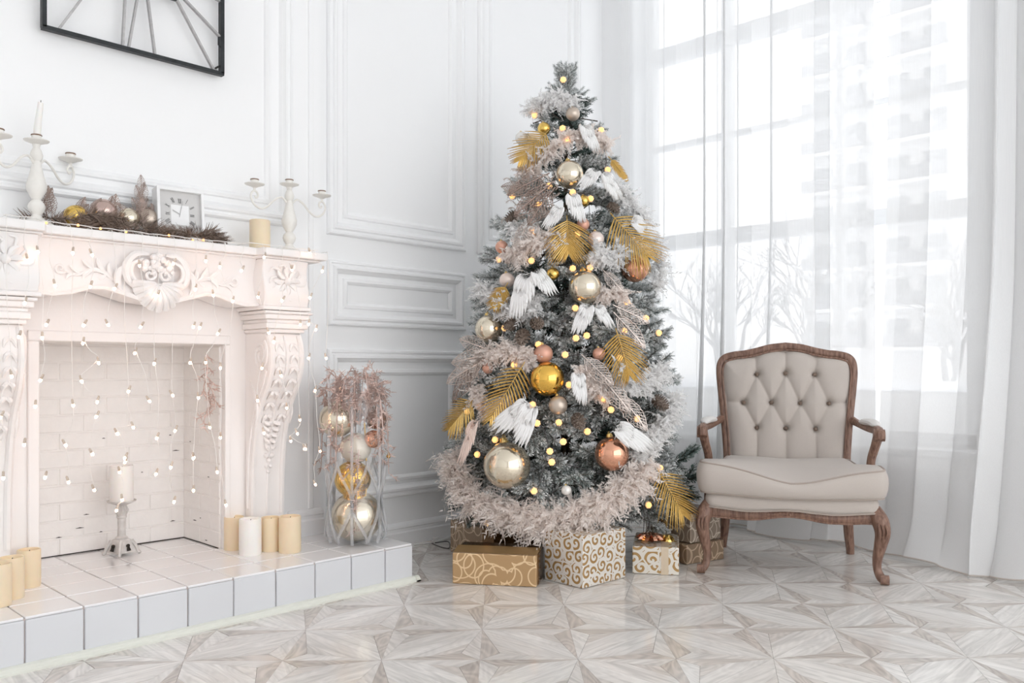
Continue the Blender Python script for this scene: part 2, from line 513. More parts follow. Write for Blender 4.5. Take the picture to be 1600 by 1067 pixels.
# ------------------------------------------------------------------ mesh builder
class MB:
    def __init__(s):
        s.v = []; s.f = []; s.c = []; s.uv = []
    def add(s, vs, fs, c=None):
        o = len(s.v)
        s.v.extend([tuple(p) for p in vs])
        s.f.extend([tuple(i + o for i in f) for f in fs])
        if c is not None:
            s.c.extend(c)
        return s
    def box(s, x0, x1, y0, y1, z0, z1):
        vs = [(x0, y0, z0), (x1, y0, z0), (x1, y1, z0), (x0, y1, z0), (x0, y0, z1), (x1, y0, z1), (x1, y1, z1), (x0, y1, z1)]
        return s.add(vs, [(0, 3, 2, 1), (4, 5, 6, 7), (0, 1, 5, 4), (1, 2, 6, 5), (2, 3, 7, 6), (3, 0, 4, 7)])
    def lathe(s, prof, n=20, c=(0, 0, 0)):
        vs = []; fs = []
        m_ = len(prof)
        for r, z in prof:
            for k in range(n):
                a = 2 * PI * k / n
                vs.append((c[0] + r * math.cos(a), c[1] + r * math.sin(a), c[2] + z))
        for i in range(m_ - 1):
            for k in range(n):
                k2 = (k + 1) % n
                fs.append((i * n + k, i * n + k2, (i + 1) * n + k2, (i + 1) * n + k))
        if prof[0][0] > 1e-5:
            fs.append(tuple(range(n - 1, -1, -1)))
        if prof[-1][0] > 1e-5:
            fs.append(tuple((m_ - 1) * n + k for k in range(n)))
        return s.add(vs, fs)
    def tube(s, path, rad, n=6, flat=None, closed=False, caps=True):
        """path list of points; rad number or list; flat=(axis vector, factor) squashes the section along axis"""
        P = [Vector(p) for p in path]
        m_ = len(P)
        R = rad if isinstance(rad, (list, tuple)) else [rad] * m_
        vs = []; fs = []
        up = None
        for i in range(m_):
            if closed:
                t = P[(i + 1) % m_] - P[i - 1]
            else:
                t = P[min(i + 1, m_ - 1)] - P[max(i - 1, 0)]
            if t.length < 1e-9:
                t = Vector((0, 0, 1))
            t.normalize()
            if up is None:
                up = t.orthogonal().normalized()
            up = (up - t * up.dot(t))
            if up.length < 1e-6:
                up = t.orthogonal()
            up.normalize()
            bn = t.cross(up)
            for k in range(n):
                a = 2 * PI * k / n
                off = (up * math.cos(a) + bn * math.sin(a)) * R[i]
                if flat:
                    ax, fc = flat
                    off = off - ax * off.dot(ax) * (1 - fc)
                vs.append(P[i] + off)
        L = m_ if closed else m_ - 1
        for i in range(L):
            j = (i + 1) % m_
            for k in range(n):
                k2 = (k + 1) % n
                fs.append((i * n + k, i * n + k2, j * n + k2, j * n + k))
        if caps and not closed:
            fs.append(tuple(range(n - 1, -1, -1)))
            fs.append(tuple((m_ - 1) * n + k for k in range(n)))
        return s.add(vs, fs)
    def prism(s, poly, ax, a0, a1):
        """extrude a 2D polygon. ax='x': poly=(y,z); 'y': poly=(x,z); 'z': poly=(x,y)"""
        n = len(poly)
        def pt(p, a):
            return (a, p[0], p[1]) if ax == 'x' else ((p[0], a, p[1]) if ax == 'y' else (p[0], p[1], a))
        vs = [pt(p, a0) for p in poly] + [pt(p, a1) for p in poly]
        fs = [tuple(range(n)), tuple(range(2 * n - 1, n - 1, -1))]
        for i in range(n):
            j = (i + 1) % n
            fs.append((i, i + n, j + n, j))
        return s.add(vs, fs)
    def sphere(s, c, r, n=16, m_=10, sz=1.0):
        vs = [(c[0], c[1], c[2] - r * sz)]; fs = []
        for i in range(1, m_):
            a = -PI / 2 + PI * i / m_
            for k in range(n):
                b_ = 2 * PI * k / n
                vs.append((c[0] + r * math.cos(a) * math.cos(b_), c[1] + r * math.cos(a) * math.sin(b_), c[2] + r * sz * math.sin(a)))
        vs.append((c[0], c[1], c[2] + r * sz))
        for k in range(n):
            fs.append((0, 1 + (k + 1) % n, 1 + k))
            fs.append((len(vs) - 1, 1 + (m_ - 2) * n + k, 1 + (m_ - 2) * n + (k + 1) % n))
        for i in range(m_ - 2):
            for k in range(n):
                k2 = (k + 1) % n
                fs.append((1 + i * n + k, 1 + i * n + k2, 1 + (i + 1) * n + k2, 1 + (i + 1) * n + k))
        return s.add(vs, fs)
    def grid(s, fn, nu, nv, flip=False):
        vs = [fn(i / nu, j / nv) for j in range(nv + 1) for i in range(nu + 1)]
        fs = []
        for j in range(nv):
            for i in range(nu):
                a = j * (nu + 1) + i
                q = (a, a + 1, a + nu + 2, a + nu + 1)
                fs.append(q[::-1] if flip else q)
        return s.add(vs, fs)
    def xform(s, M):
        s.v = [tuple(M @ Vector(p)) for p in s.v]
        return s
    def mesh(s, name, mat, smooth=0.6):
        me = bpy.data.meshes.new(name)
        me.from_pydata(s.v, [], s.f)
        if s.c:
            ca = me.color_attributes.new('Col', 'FLOAT_COLOR', 'POINT')
            ca.data.foreach_set('color', np.array(s.c, dtype=np.float32).ravel())
        if s.uv:
            ul = me.uv_layers.new(name='UVMap')
            ul.data.foreach_set('uv', np.array(s.uv, dtype=np.float32).ravel())
        if smooth:
            me.polygons.foreach_set('use_smooth', [True] * len(me.polygons))
            try:
                me.set_sharp_from_angle(angle=smooth)
            except Exception:
                pass
        me.materials.append(MATS[mat] if isinstance(mat, str) else mat)
        me.update()
        return me
    def build(s, name, mat, parent=None, local=False, smooth=0.6, bevel=0.0, base=True):
        """link as one mesh object. World coordinates unless local."""
        off = Vector((0, 0, 0))
        if parent is not None and not local:
            q = parent
            while q is not None:
                off += q.location
                q = q.parent
        loc = Vector((0, 0, 0))
        if base and s.v:
            A = np.array(s.v)
            lo = A.min(0); hi = A.max(0)
            loc = Vector(((lo[0] + hi[0]) / 2, (lo[1] + hi[1]) / 2, lo[2]))
            s.v = (A - np.array(loc)).tolist()
        me = s.mesh(name, mat, smooth)
        o = bpy.data.objects.new(name, me)
        o.location = loc - off
        col.objects.link(o)
        if parent is not None:
            o.parent = parent
        if bevel:
            md = o.modifiers.new('bevel', 'BEVEL')
            md.width = bevel
            md.segments = 2
            md.limit_method = 'ANGLE'
            md.angle_limit = 0.7
        return o

def tag(o, label=None, cat=None, group=None, kind=None):
    if label: o['label'] = label
    if cat: o['category'] = cat
    if group: o['group'] = group
    if kind: o['kind'] = kind
    return o

def thing(name, loc, label, cat, group=None, rotz=0.0):
    o = bpy.data.objects.new(name, None)
    o.empty_display_size = 0.05
    col.objects.link(o)
    o.location = loc
    o.rotation_euler = (0, 0, rotz)
    return tag(o, label, cat, group)

def inst(name, me, parent=None, loc=(0, 0, 0), rot=None, scale=None):
    o = bpy.data.objects.new(name, me)
    col.objects.link(o)
    if parent is not None:
        o.parent = parent
    o.location = loc
    if rot is not None:
        if isinstance(rot, Matrix):
            o.rotation_mode = 'QUATERNION'
            o.rotation_quaternion = rot.to_quaternion()
        else:
            o.rotation_euler = rot
    if scale is not None:
        o.scale = scale if hasattr(scale, '__len__') else (scale,) * 3
    return o

def spline(pts, n):
    """Catmull-Rom through pts -> n points"""
    P = [Vector(p) for p in pts]
    if len(P) < 3:
        return [P[0].lerp(P[-1], i / (n - 1)) for i in range(n)]
    P = [P[0] * 2 - P[1]] + P + [P[-1] * 2 - P[-2]]
    m_ = len(P) - 3
    out = []
    for i in range(n):
        u = i / (n - 1) * m_
        k = min(int(u), m_ - 1)
        t = u - k
        a, b_, c, d = P[k:k + 4]
        out.append(0.5 * ((2 * b_) + (c - a) * t + (2 * a - 5 * b_ + 4 * c - d) * t * t + (3 * b_ - 3 * c + d - a) * t ** 3))
    return out

def interp(xs, ys, x):
    return float(np.interp(x, xs, ys))

def frame_from(x, z):
    """rotation matrix whose local z points along z and x is near x"""
    z = Vector(z).normalized()
    x = Vector(x)
    x = (x - z * x.dot(z))
    if x.length < 1e-6:
        x = z.orthogonal()
    x.normalize()
    y = z.cross(x)
    return Matrix((x, y, z)).transposed()
# ================================================================== THE ROOM
WY, CYP, CX = 3.215, 3.09, 4.085      # panelled wall, chimney breast front, window wall
CEIL = 3.6
MCX = 1.23                            # middle of the fireplace

# ---- floor: star parquet, module 0.405 m
floor = MB().box(-2.6, CX + 0.2, -3.0, WY + 0.4, -0.06, -0.0025).build('floor', 'floor_base', smooth=0)
tag(floor, 'pale whitewashed parquet floor with a star pattern', 'floor', kind='structure')
HC, TT, CC = 0.2025, 0.40, 0.64
WW = (CC - TT) / (1 - TT)
PIECES = [  # polygon in half-cell units, grain direction, tone
    ([(0, 0), (TT, 0), (1, 1)], (0.75, 0.66), 0.85),
    ([(0, 0), (1, 1), (0, TT)], (0.3, 0.95), 0.10),
    ([(TT, 0), (CC, -WW), (CC, WW)], (0.1, 1.0), 0.38),
    ([(CC, -WW), (1, -1), (1, 1), (CC, WW)], (0.02, 1.0), 0.0),
]
def inset(poly, g):
    n = len(poly)
    cx_ = sum(p[0] for p in poly) / n; cy_ = sum(p[1] for p in poly) / n
    out = []
    for x, y in poly:
        d = math.hypot(x - cx_, y - cy_)
        k = max(0.0, 1 - g / max(d, 1e-6))
        out.append((cx_ + (x - cx_) * k, cy_ + (y - cy_) * k))
    return out
def piece_geo(mb, poly, grain, tone, rnd, ox=0.0, oy=0.0, k=0):
    ca, sa = [(1, 0), (0, 1), (-1, 0), (0, -1)][k]
    P = inset([(x * HC, y * HC) for x, y in poly], 0.0012)
    n = len(P)
    g = Vector((grain[0], grain[1])).normalized()
    uvs = [(p[0] * g.x + p[1] * g.y, -p[0] * g.y + p[1] * g.x) for p in P]
    W = [(ox + p[0] * ca - p[1] * sa, oy + p[0] * sa + p[1] * ca) for p in P]
    vs_ = [(x, y, 0.0) for x, y in W] + [(x, y, -0.0025) for x, y in W]
    fs_ = [tuple(range(n))]
    mb.uv.extend(uvs)
    for i in range(n):
        j = (i + 1) % n
        fs_.append((i, i + n, j + n, j))
        mb.uv.extend([uvs[i], uvs[i], uvs[j], uvs[j]])
    mb.add(vs_, fs_, [(tone, rnd, 0, 1)] * (2 * n))
pm = []
for poly, grain, tone in PIECES:
    mb = MB(); piece_geo(mb, poly, grain, tone, 0.0)
    pm.append(mb.mesh('parquet_piece', 'parquet', smooth=0))
cand = []
for i in range(-11, 7):
    for j in range(-13, 4):
        ox, oy = 1.695 + 0.405 * i, 2.19 + 0.405 * j
        if ox > CX + 0.1 or oy > WY + 0.1 or ox < -2.6 or oy < -3.0:
            continue
        for k in range(4):
            ca, sa = [(1, 0), (0, 1), (-1, 0), (0, -1)][k]
            for q, (poly, grain, tone) in enumerate(PIECES):
                cx_ = sum(p[0] for p in poly) / len(poly) * HC; cy_ = sum(p[1] for p in poly) / len(poly) * HC
                wx, wy = ox + cx_ * ca - cy_ * sa, oy + cx_ * sa + cy_ * ca
                d = wx * FW.x + wy * FW.y
                lat = wx * RT.x + wy * RT.y
                vis = False
                if d > 0.5:
                    px_, py_ = 800 + FPX * lat / d, 575 + FPX * CAM_H / d
                    vis = -20 < px_ < 1620 and py_ < 1085 and not (wx < 2.1 and wy > 2.62)
                cand.append((0 if vis else 1, d if d > 0 else 9, ox, oy, k, q))
cand.sort()
stuff = MB()
for n_, (nv, d, ox, oy, k, q) in enumerate(cand):
    if n_ < 300 and nv == 0:
        inst('parquet_piece', pm[q], floor, (ox - floor.location.x, oy - floor.location.y, -floor.location.z), (0, 0, k * PI / 2))
    else:
        poly, grain, tone = PIECES[q]
        piece_geo(stuff, poly, grain, tone, random.random(), ox, oy, k)
o = stuff.build('parquet_pieces_beyond', 'parquet', floor, smooth=0, base=False)
tag(o, kind='stuff')

# ---- walls
def structure(mb, name, mat, label, parent=None, bevel=0, smooth=0.6):
    o = mb.build(name, mat, parent, smooth=smooth, bevel=bevel)
    if parent is None:
        tag(o, label, name.split('_')[0], kind='structure')
    return o
wl = MB()
wl.box(-2.6, 0.86, WY, WY + 0.4, 0, CEIL)
wl.box(1.60, CX + 0.4, WY, WY + 0.4, 0, CEIL)
wl.box(0.86, 1.60, WY, WY + 0.4, 0.98, CEIL)
wl.box(0.86, 1.60, WY + 0.24, WY + 0.4, 0, 0.98)
wall_left = structure(wl, 'wall_left', 'wall_paint', 'white panelled wall behind the Christmas tree')
wc = MB()
wc.box(0.46, 0.895, CYP, WY, 0, CEIL)
wc.box(1.56, 2.0, CYP, WY, 0, CEIL)
wc.box(0.895, 1.56, CYP, WY, 0.945, CEIL)
wall_chimney = structure(wc, 'wall_chimney', 'wall_paint', 'white chimney breast wall above the fireplace')
wr = MB()
WIN0, WIN1, SILL, HEAD = 1.13, 2.98, 0.48, 3.35
wr.box(CX, CX + 0.25, WIN1, WY, 0, CEIL)
wr.box(CX, CX + 0.25, -1.4, WIN0, 0, CEIL)
wr.box(CX, CX + 0.25, -3.0, -2.4, 0, CEIL)
wr.box(CX, CX + 0.25, -2.4, -1.4, 0, SILL)
wr.box(CX, CX + 0.25, -2.4, -1.4, HEAD, CEIL)
wr.box(CX, CX + 0.25, WIN0, WIN1, 0, SILL - 0.03)
wr.box(CX, CX + 0.25, WIN0, WIN1, HEAD, CEIL)
wall_right = structure(wr, 'wall_right', 'wall_paint', 'white window wall behind the sheer curtains')
wb = MB().box(-2.85, -2.6, -3.25, WY + 0.4, 0, CEIL)  # unseen wall, added to keep sky light out on the left
structure(wb, 'wall_back', 'wall_paint', 'plain white wall on the far left side of the room, behind the camera')
wf = MB()  # unseen wall, opened almost fully to let in fill daylight
wf.box(-2.6, -1.6, -3.25, -3.0, 0, CEIL); wf.box(3.9, CX + .25, -3.25, -3.0, 0, CEIL)
wf.box(-1.6, 3.9, -3.25, -3.0, 0, .05); wf.box(-1.6, 3.9, -3.25, -3.0, 3.45, CEIL)
structure(wf, 'wall_front', 'wall_paint', 'unseen white wall behind the camera with a wide opening added for fill daylight')
for nm_, (x0, x1, y0, y1, z0, z1), ax in (('added_window_2', (CX + .10, CX + .17, -2.4, -1.4, SILL, HEAD), 'x'), ('added_window_3', (-1.6, 3.9, -3.16, -3.09, .05, 3.45), 'y')):
    wn = MB()  # unseen windows, added and sized to bring fill daylight into the room
    if ax == 'x':
        for (a, b_, c, d) in ((y0, y0 + .07, z0, z1), (y1 - .07, y1, z0, z1), (y0, y1, z0, z0 + .07), (y0, y1, z1 - .07, z1), (y0, y1, 1.545, 1.625)):
            wn.box(x0, x1, a, b_, c, d)
    else:
        for (a, b_, c, d) in ((x0, x0 + .07, z0, z1), (x1 - .07, x1, z0, z1), (x0, x1, z0, z0 + .07), (x0, x1, z1 - .07, z1), (.20, .26, z0, z1), (2.05, 2.11, z0, z1)):
            wn.box(a, b_, y0, y1, c, d)
    tag(wn.build(nm_, 'window_white', bevel=0.004), 'unseen tall white window added nearer the camera on the same wall for fill daylight' if ax == 'x' else 'unseen wide white window added behind the camera for fill daylight', 'window', kind='structure')
ce = MB().box(-2.85, CX + 0.4, -3.25, WY + 0.4, CEIL, CEIL + 0.1)
structure(ce, 'ceiling', 'wall_paint', 'white ceiling above the room')

def rectframe(mb, x0, x1, z0, z1, y, prof):
    vs_ = []; fs_ = []
    for w, h in prof:
        vs_ += [(x0 + w, y - h, z0 + w), (x1 - w, y - h, z0 + w), (x1 - w, y - h, z1 - w), (x0 + w, y - h, z1 - w)]
    for i in range(len(prof) - 1):
        for k in range(4):
            k2 = (k + 1) % 4
            fs_.append((i * 4 + k, i * 4 + k2, (i + 1) * 4 + k2, (i + 1) * 4 + k))
    mb.add(vs_, fs_)
OUT = [(0, 0), (0, .010), (.006, .018), (.014, .020), (.018, .014), (.024, .013), (.030, .022), (.040, .024), (.046, .016), (.052, .012), (.056, .006), (.060, .0)]
INN = [(0, 0), (.004, .010), (.016, .013), (.026, .006), (.030, 0.0)]
def wall_panel(x0, x1, z0, z1, xi0, xi1, zi0, zi1, y, wall):
    mb = MB(); rectframe(mb, x0, x1, z0, z1, y, OUT)
    mb.build('panel_moulding', 'wall_paint', wall, smooth=0.35)
    mb = MB(); rectframe(mb, xi0, xi1, zi0, zi1, y, INN)
    mb.build('inner_panel_moulding', 'wall_paint', wall, smooth=0.35)
for (x0, x1, xi0, xi1) in ((2.112, 2.945, 2.195, 2.862), (3.035, 3.875, 3.118, 3.79)):
    wall_panel(x0, x1, 1.447, 3.5, xi0, xi1, 1.527, 3.42, WY, wall_left)
    wall_panel(x0, x1, 1.04, 1.335, xi0, xi1, 1.118, 1.257, WY, wall_left)
    wall_panel(x0, x1, 0.235, 0.936, xi0, xi1, 0.31, 0.845, WY, wall_left)
wall_panel(0.60, 1.862, 1.43, 3.5, 0.70, 1.765, 1.51, 3.42, CYP, wall_chimney)
# narrow strip at the right edge of the chimney breast
MB().box(1.94, 1.962, CYP - 0.008, CYP + 0.002, 0.26, CEIL).build('corner_bead', 'wall_paint', wall_chimney, bevel=0.003)
# baseboards
def base_prof(y):
    return [(y + .01, 0), (y - .022, 0), (y - .022, .062), (y - .016, .068), (y - .014, .080), (y - .020, .086), (y - .016, .098), (y - .006, .108), (y + .01, .110)]
bb = MB().prism(base_prof(WY), 'x', 2.0, CX).build('baseboard_left', 'wall_paint', smooth=0.3)
tag(bb, 'white moulded baseboard along the panelled wall', 'baseboard', kind='structure')
bb = MB().prism([(y_, z_ + 0.15) for y_, z_ in base_prof(CYP)], 'x', 1.84, 2.005).build('baseboard_chimney', 'wall_paint', smooth=0.3)
tag(bb, 'short white baseboard on the hearth beside the fireplace leg', 'baseboard', kind='structure')
bb = MB().box(CX - 0.02, CX, -3.0, WY - 0.03, 0, 0.1).build('baseboard_right', 'wall_paint', bevel=0.006)
tag(bb, 'white baseboard along the window wall', 'baseboard', kind='structure')

# ---- window
win = MB()
FX0, FX1 = CX + 0.10, CX + 0.17
for (y0, y1, z0, z1) in ((WIN0, WIN0 + .07, SILL, HEAD), (WIN1 - .07, WIN1, SILL, HEAD), (WIN0, WIN1, SILL, SILL + .07), (WIN0, WIN1, HEAD - .07, HEAD)):
    win.box(FX0, FX1, y0, y1, z0, z1)
window = tag(win.build('window_1', 'window_white', bevel=0.004), 'tall white framed window behind the sheer curtains', 'window', kind='structure')
for z0, z1 in ((1.545, 1.625), (2.645, 2.735)):
    MB().box(FX0 - .005, FX1 + .005, WIN0 + .06, WIN1 - .06, z0, z1).build('transom', 'window_white', window, bevel=0.004)
for z0 in (2.135, ):
    MB().box(FX0 + .01, FX1 - .01, WIN0 + .06, WIN1 - .06, z0, z0 + .03).build('glazing_bar', 'window_white', window, bevel=0.003)
for y0 in (1.775, 2.40):
    MB().box(FX0 + .008, FX1 - .008, y0, y0 + (.032 if y0 < 2 else .06), SILL + .06, HEAD - .06).build('mullion', 'window_white', window, bevel=0.003)
for (y0, y1) in ((WIN0 + .07, 1.775), (1.807, 2.40), (2.46, WIN1 - .07)):
    for (z0, z1) in ((SILL + .07, 1.545), (1.625, 2.135), (2.165, 2.645), (2.735, HEAD - .07)):
        MB().box(FX0 + .03, FX0 + .036, y0, y1, z0, z1).build('pane', 'window_glass', window, smooth=0)
sill = MB().box(CX - 0.025, CX + 0.10, WIN0 - .06, WIN1 + .06, SILL - .035, SILL)
o = sill.build('window_sill', 'window_white', window, bevel=0.006)

# radiator screen under the sill
rs = thing('radiator_screen', (CX - .012, 1.85, 0), 'white lattice radiator screen under the window sill', 'radiator screen')
SX0, SX1 = CX - .024, CX - .003
fr_ = MB()
for (y0, y1, z0, z1) in ((1.2, 2.5, .0, .11), (1.2, 2.5, .38, .44), (1.2, 1.28, .11, .38), (2.42, 2.5, .11, .38), (1.82, 1.88, .11, .38)):
    fr_.box(SX0, SX1, y0, y1, z0, z1)
fr_.build('frame', 'screen_white', rs, bevel=0.002)
for (y0, y1) in ((1.28, 1.82), (1.88, 2.42)):
    la = MB()
    n_ = 12
    for k in range(-6, n_):
        for s_ in (1, -1):
            ya = y0 + k * 0.045
            pts = []
            for t in (0, .27):
                yy = ya + t
                pts.append((yy, .11 + t if s_ > 0 else .38 - t))
            (a0, b0), (a1, b1) = pts
            if a1 <= y0 or a0 >= y1:
                continue
            if a0 < y0:
                b0 += (b1 - b0) * (y0 - a0) / (a1 - a0); a0 = y0
            if a1 > y1:
                b1 = b0 + (b1 - b0) * (y1 - a0) / (a1 - a0); a1 = y1
            la.tube([(SX0 + .012, a0, b0), (SX0 + .012, a1, b1)], 0.006, 4)
    la.build('lattice', 'screen_white', rs, smooth=0)

# ---- sheer curtains
def curtain(name, y0, y1, seed, label, shift=lambda z: 0.0, ztop=3.5):
    r_ = random.Random(seed)
    L = y1 - y0
    knots = [0.0]; 
    while knots[-1] < L:
        knots.append(knots[-1] + r_.choice((.05, .07, .09, .13, .16)))
    amps = [r_.uniform(.5, 1.15) for _ in knots]
    skew = [r_.uniform(-.02, .035) for _ in knots]
    nu, nv = int(L / .0065), 70
    kx = np.array(knots)
    hemp = r_.uniform(0, 6)
    def g0(s_): return max(0.0, min(1.0, (1.62 - y0 - s_) / .75))
    def pt(u, v):
        z = ztop * (1 - v) ** 1.0 if v < .7 else ztop * .3 * (1 - (v - .7) / .3)
        s_ = u * L
        i = min(int(np.searchsorted(kx, s_, 'right')) - 1, len(knots) - 2)
        f = (s_ - knots[i]) / (knots[i + 1] - knots[i])
        ph = (i + f) * PI
        am = amps[i] * (1 - f) + amps[i + 1] * f
        low = max(0.0, 1 - z / 1.6)
        A = .022 + .012 * low * g0(s_)
        g_ = max(0.0, min(1.0, (1.62 - y0 - s_) / .75)); g_ = g_ * g_ * (3 - 2 * g_)
        x = 4.005 - (.035 + .20 * g_) * max(0.0, 1 - z / 1.25) ** 1.4 + A * am * math.sin(ph)
        y = y0 + s_ + .021 * am * math.sin(2 * ph) + (skew[i] * (1 - f) + skew[i + 1] * f) * low * 2
        hem = max(0.0, 1 - z / .22)
        x -= hem ** 1.6 * (.030 + .030 * math.sin(s_ * 9 + hemp) + .02 * math.sin(s_ * 23 + 1.3))
        y += hem ** 1.5 * .02 * math.sin(s_ * 17)
        y += shift(z) * (1 - u if y0 > 1.5 else u)
        return (x, y, z + 0.004 + hem ** 2 * .012 * (1 + math.sin(s_ * 14 + hemp)))
    t = thing(name, (3.98, (y0 + y1) / 2, 0), label, 'curtain', 'sheer curtains over the window')
    mb = MB().grid(pt, nu, nv)
    mb.build('cloth', 'sheer_cloth', t, smooth=3.0)
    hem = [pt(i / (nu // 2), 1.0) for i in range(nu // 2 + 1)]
    MB().tube([(p[0], p[1], p[2] + .004) for p in hem], .0035, 5).build('hem', 'chair_fabric', t)  # hem edge in darker beige, also painting in the shadow line beneath
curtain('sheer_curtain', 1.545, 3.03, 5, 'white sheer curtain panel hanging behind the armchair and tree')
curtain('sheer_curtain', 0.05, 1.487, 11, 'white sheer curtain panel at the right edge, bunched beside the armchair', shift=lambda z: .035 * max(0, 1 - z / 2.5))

# ---- outdoors (seen washed out through the curtains)
g = MB().box(-60, 140, -60, 90, -0.6, -0.5).build('ground', 'snow', smooth=0)
tag(g, 'snow covered ground outside the window', 'ground', kind='structure')
gw = thing('garden_wall', (11.5, 3.5, -.5), 'low grey garden wall standing in the snow outside', 'wall')
MB().box(11.4, 11.6, -3, 12, -.5, .55).build('wall_body', 'garden_wall', gw)
MB().box(11.35, 11.65, -3, 12, .55, .68).build('snow_cap', 'snow', gw, bevel=.04)
bl = thing('apartment_building', (60, 24, -.5), 'white high-rise apartment block with stacked balconies outside the window', 'building')
MB().box(60, 72, 17.5, 28.5, -.5, 33).build('wall_body', 'facade', bl)
balc = MB().box(58.6, 60, -2.2, 2.2, 0, .25).mesh('balcony_slab', 'facade', smooth=0)
rail = MB().box(58.6, 58.68, -2.2, 2.2, .3, 1.15).mesh('balcony_rail', 'far_rail', smooth=0)
wpan = MB().box(59.9, 60.02, -.7, .7, .5, 2.1).mesh('window_pane', 'far_glass', smooth=0)
for fl in range(11):
    for yy in (20.3, 25.6):
        z_ = 2.0 + fl * 2.8
        b_ = inst('balcony', balc, bl, (-60, yy - 24, z_ + .5))
        inst('railing', rail, b_, (0, 0, 0))
        for dy in (-1.2, 1.2):
            inst('window_pane', wpan, bl, (-60, yy - 24 + dy, z_ + .6))
def bare_tree(x, y, h, seed, label):
    r_ = random.Random(seed)
    t = thing('bare_tree', (x, y, -.5), label, 'tree', 'bare trees outside the window')
    tr = MB(); tw = MB()
    def grow(p, d, L, r, depth):
        q = p + d * L
        (tr if depth < 2 else tw).tube([p, p.lerp(q, .5) + Vector((r_.uniform(-1, 1), r_.uniform(-1, 1), 0)) * L * .06, q], [r, r * .85, r * .65], 4, caps=False)
        if depth >= 6:
            return
        for _ in range(3 if depth < 5 else 2):
            nd = (d + Vector((r_.uniform(-1, 1), r_.uniform(-1, 1), r_.uniform(-.3, .7))) * .75).normalized()
            grow(q if r_.random() < .6 else p.lerp(q, .7), nd, L * r_.uniform(.6, .85), r * .62, depth + 1)
    grow(Vector((x, y, -.5)), Vector((0, 0, 1)), h * .26, h * .022, 0)
    tr.build('trunk', 'frosted_twig', t); tw.build('twigs', 'frosted_twig', t)
bare_tree(14, 6.6, 4.6, 1, 'frosted bare tree outside beyond the middle of the window')
bare_tree(15, 4.6, 4.2, 2, 'frosted bare tree outside, nearest the right window edge')
bare_tree(16, 9.4, 4.8, 3, 'frosted bare tree outside, at the left window edge')

# ================================================================== HEARTH
XJ = [0.427, 0.584] + [0.741 + 0.157 * k for k in range(9)] + [2.132]
HF = 2.635
hearth = thing('hearth', (MCX, 2.86, 0), 'raised white tiled hearth platform in front of the fireplace', 'hearth')
MB().box(XJ[0], 2.128, HF + .006, CYP, 0, .143).build('core', 'grout', hearth, smooth=0)
MB().box(.895, 1.56, CYP - .02, 3.42, 0, .143).build('core', 'grout', hearth, smooth=0)
def tile_mesh(w, d, h, name, mat):
    mb = MB().box(-w / 2, w / 2, -d / 2, d / 2, 0, h)
    bm = bmesh.new()
    me = mb.mesh(name, mat, smooth=0)
    bm.from_mesh(me)
    bmesh.ops.bevel(bm, geom=[e for e in bm.edges], offset=.0022, segments=1, affect='EDGES')
    bm.to_mesh(me); bm.free()
    return me
tm = {}
def put_tile(w, d, h, c, nm='tile', mat='tile'):
    key = (round(w, 3), round(d, 3), round(h, 3), mat)
    if key not in tm:
        tm[key] = tile_mesh(w, d, h, nm, mat)
    jit = random.uniform(-.0007, .0007)
    o = inst(nm, tm[key], hearth, Vector(c) - hearth.location + Vector((0, 0, jit)), (random.uniform(-.003, .003), random.uniform(-.003, .003), 0))
    return o
rows = [HF, 2.787, 2.939, CYP]
for i in range(len(XJ) - 1):
    w = XJ[i + 1] - XJ[i]
    xc = (XJ[i] + XJ[i + 1]) / 2
    for j in range(3):
        d = rows[j + 1] - rows[j]
        put_tile(w - .004, d - .004, .008, (xc, (rows[j] + rows[j + 1]) / 2, .1425))
    # front tile: stands upright
    put_tile(w - .004, .010, .124, (xc, HF + .003, .018), 'front_tile', 'tile_shaded_front')
# tiles inside the firebox
xs = [.895] + [x for x in XJ if .92 < x < 1.54] + [1.56]
for i in range(len(xs) - 1):
    for (a, b_) in ((CYP, 3.243), (3.243, 3.41)):
        put_tile(xs[i + 1] - xs[i] - .004, b_ - a - .004, .008, ((xs[i] + xs[i + 1]) / 2, (a + b_) / 2, .1425))
# right-hand end tiles
for j in range(3):
    o = put_tile(.010, rows[j + 1] - rows[j] - .004, .124, (2.129, (rows[j] + rows[j + 1]) / 2, .018), 'front_tile', 'tile_shaded_front')
tr_ = MB()
tr_.prism([(HF - .022, 0), (HF - .022, .006), (HF - .012, .018), (HF - .004, .022), (HF - .001, .022), (HF - .001, 0)], 'x', XJ[0], 2.158)
tr_.prism([(2.158, 0), (2.158, .006), (2.148, .018), (2.140, .022), (2.136, .022), (2.136, 0)], 'y', HF - .022, CYP)
tag(tr_.build('base_trim', 'trim_worn', hearth, smooth=0.3), 'chipped pale green-white base trim')

# ================================================================== FIREPLACE
fp = thing('fireplace', (MCX, CYP, .15), 'ornate carved white plaster fireplace surround with mantel shelf', 'fireplace')
# flat surround around the opening
OX0, OX1, OZ = .905, 1.555, .94
sr = MB()
sr.box(.66, OX0, CYP - .018, CYP - .001, .151, 1.27)
sr.box(OX1, 1.80, CYP - .018, CYP - .001, .151, 1.27)
sr.box(OX0, OX1, CYP - .018, CYP - .001, OZ, 1.27)
sr.build('surround', 'plaster', fp, smooth=0)
of = MB()
for (x0, x1, z0, z1) in ((OX0 - .035, OX0, .151, OZ), (OX1, OX1 + .022, .151, OZ), (OX0 - .035, OX1 + .022, OZ, OZ + .035)):
    of.box(x0, x1, CYP - .030, CYP - .016, z0, z1)
of.build('opening_trim', 'plaster', fp, bevel=.004)
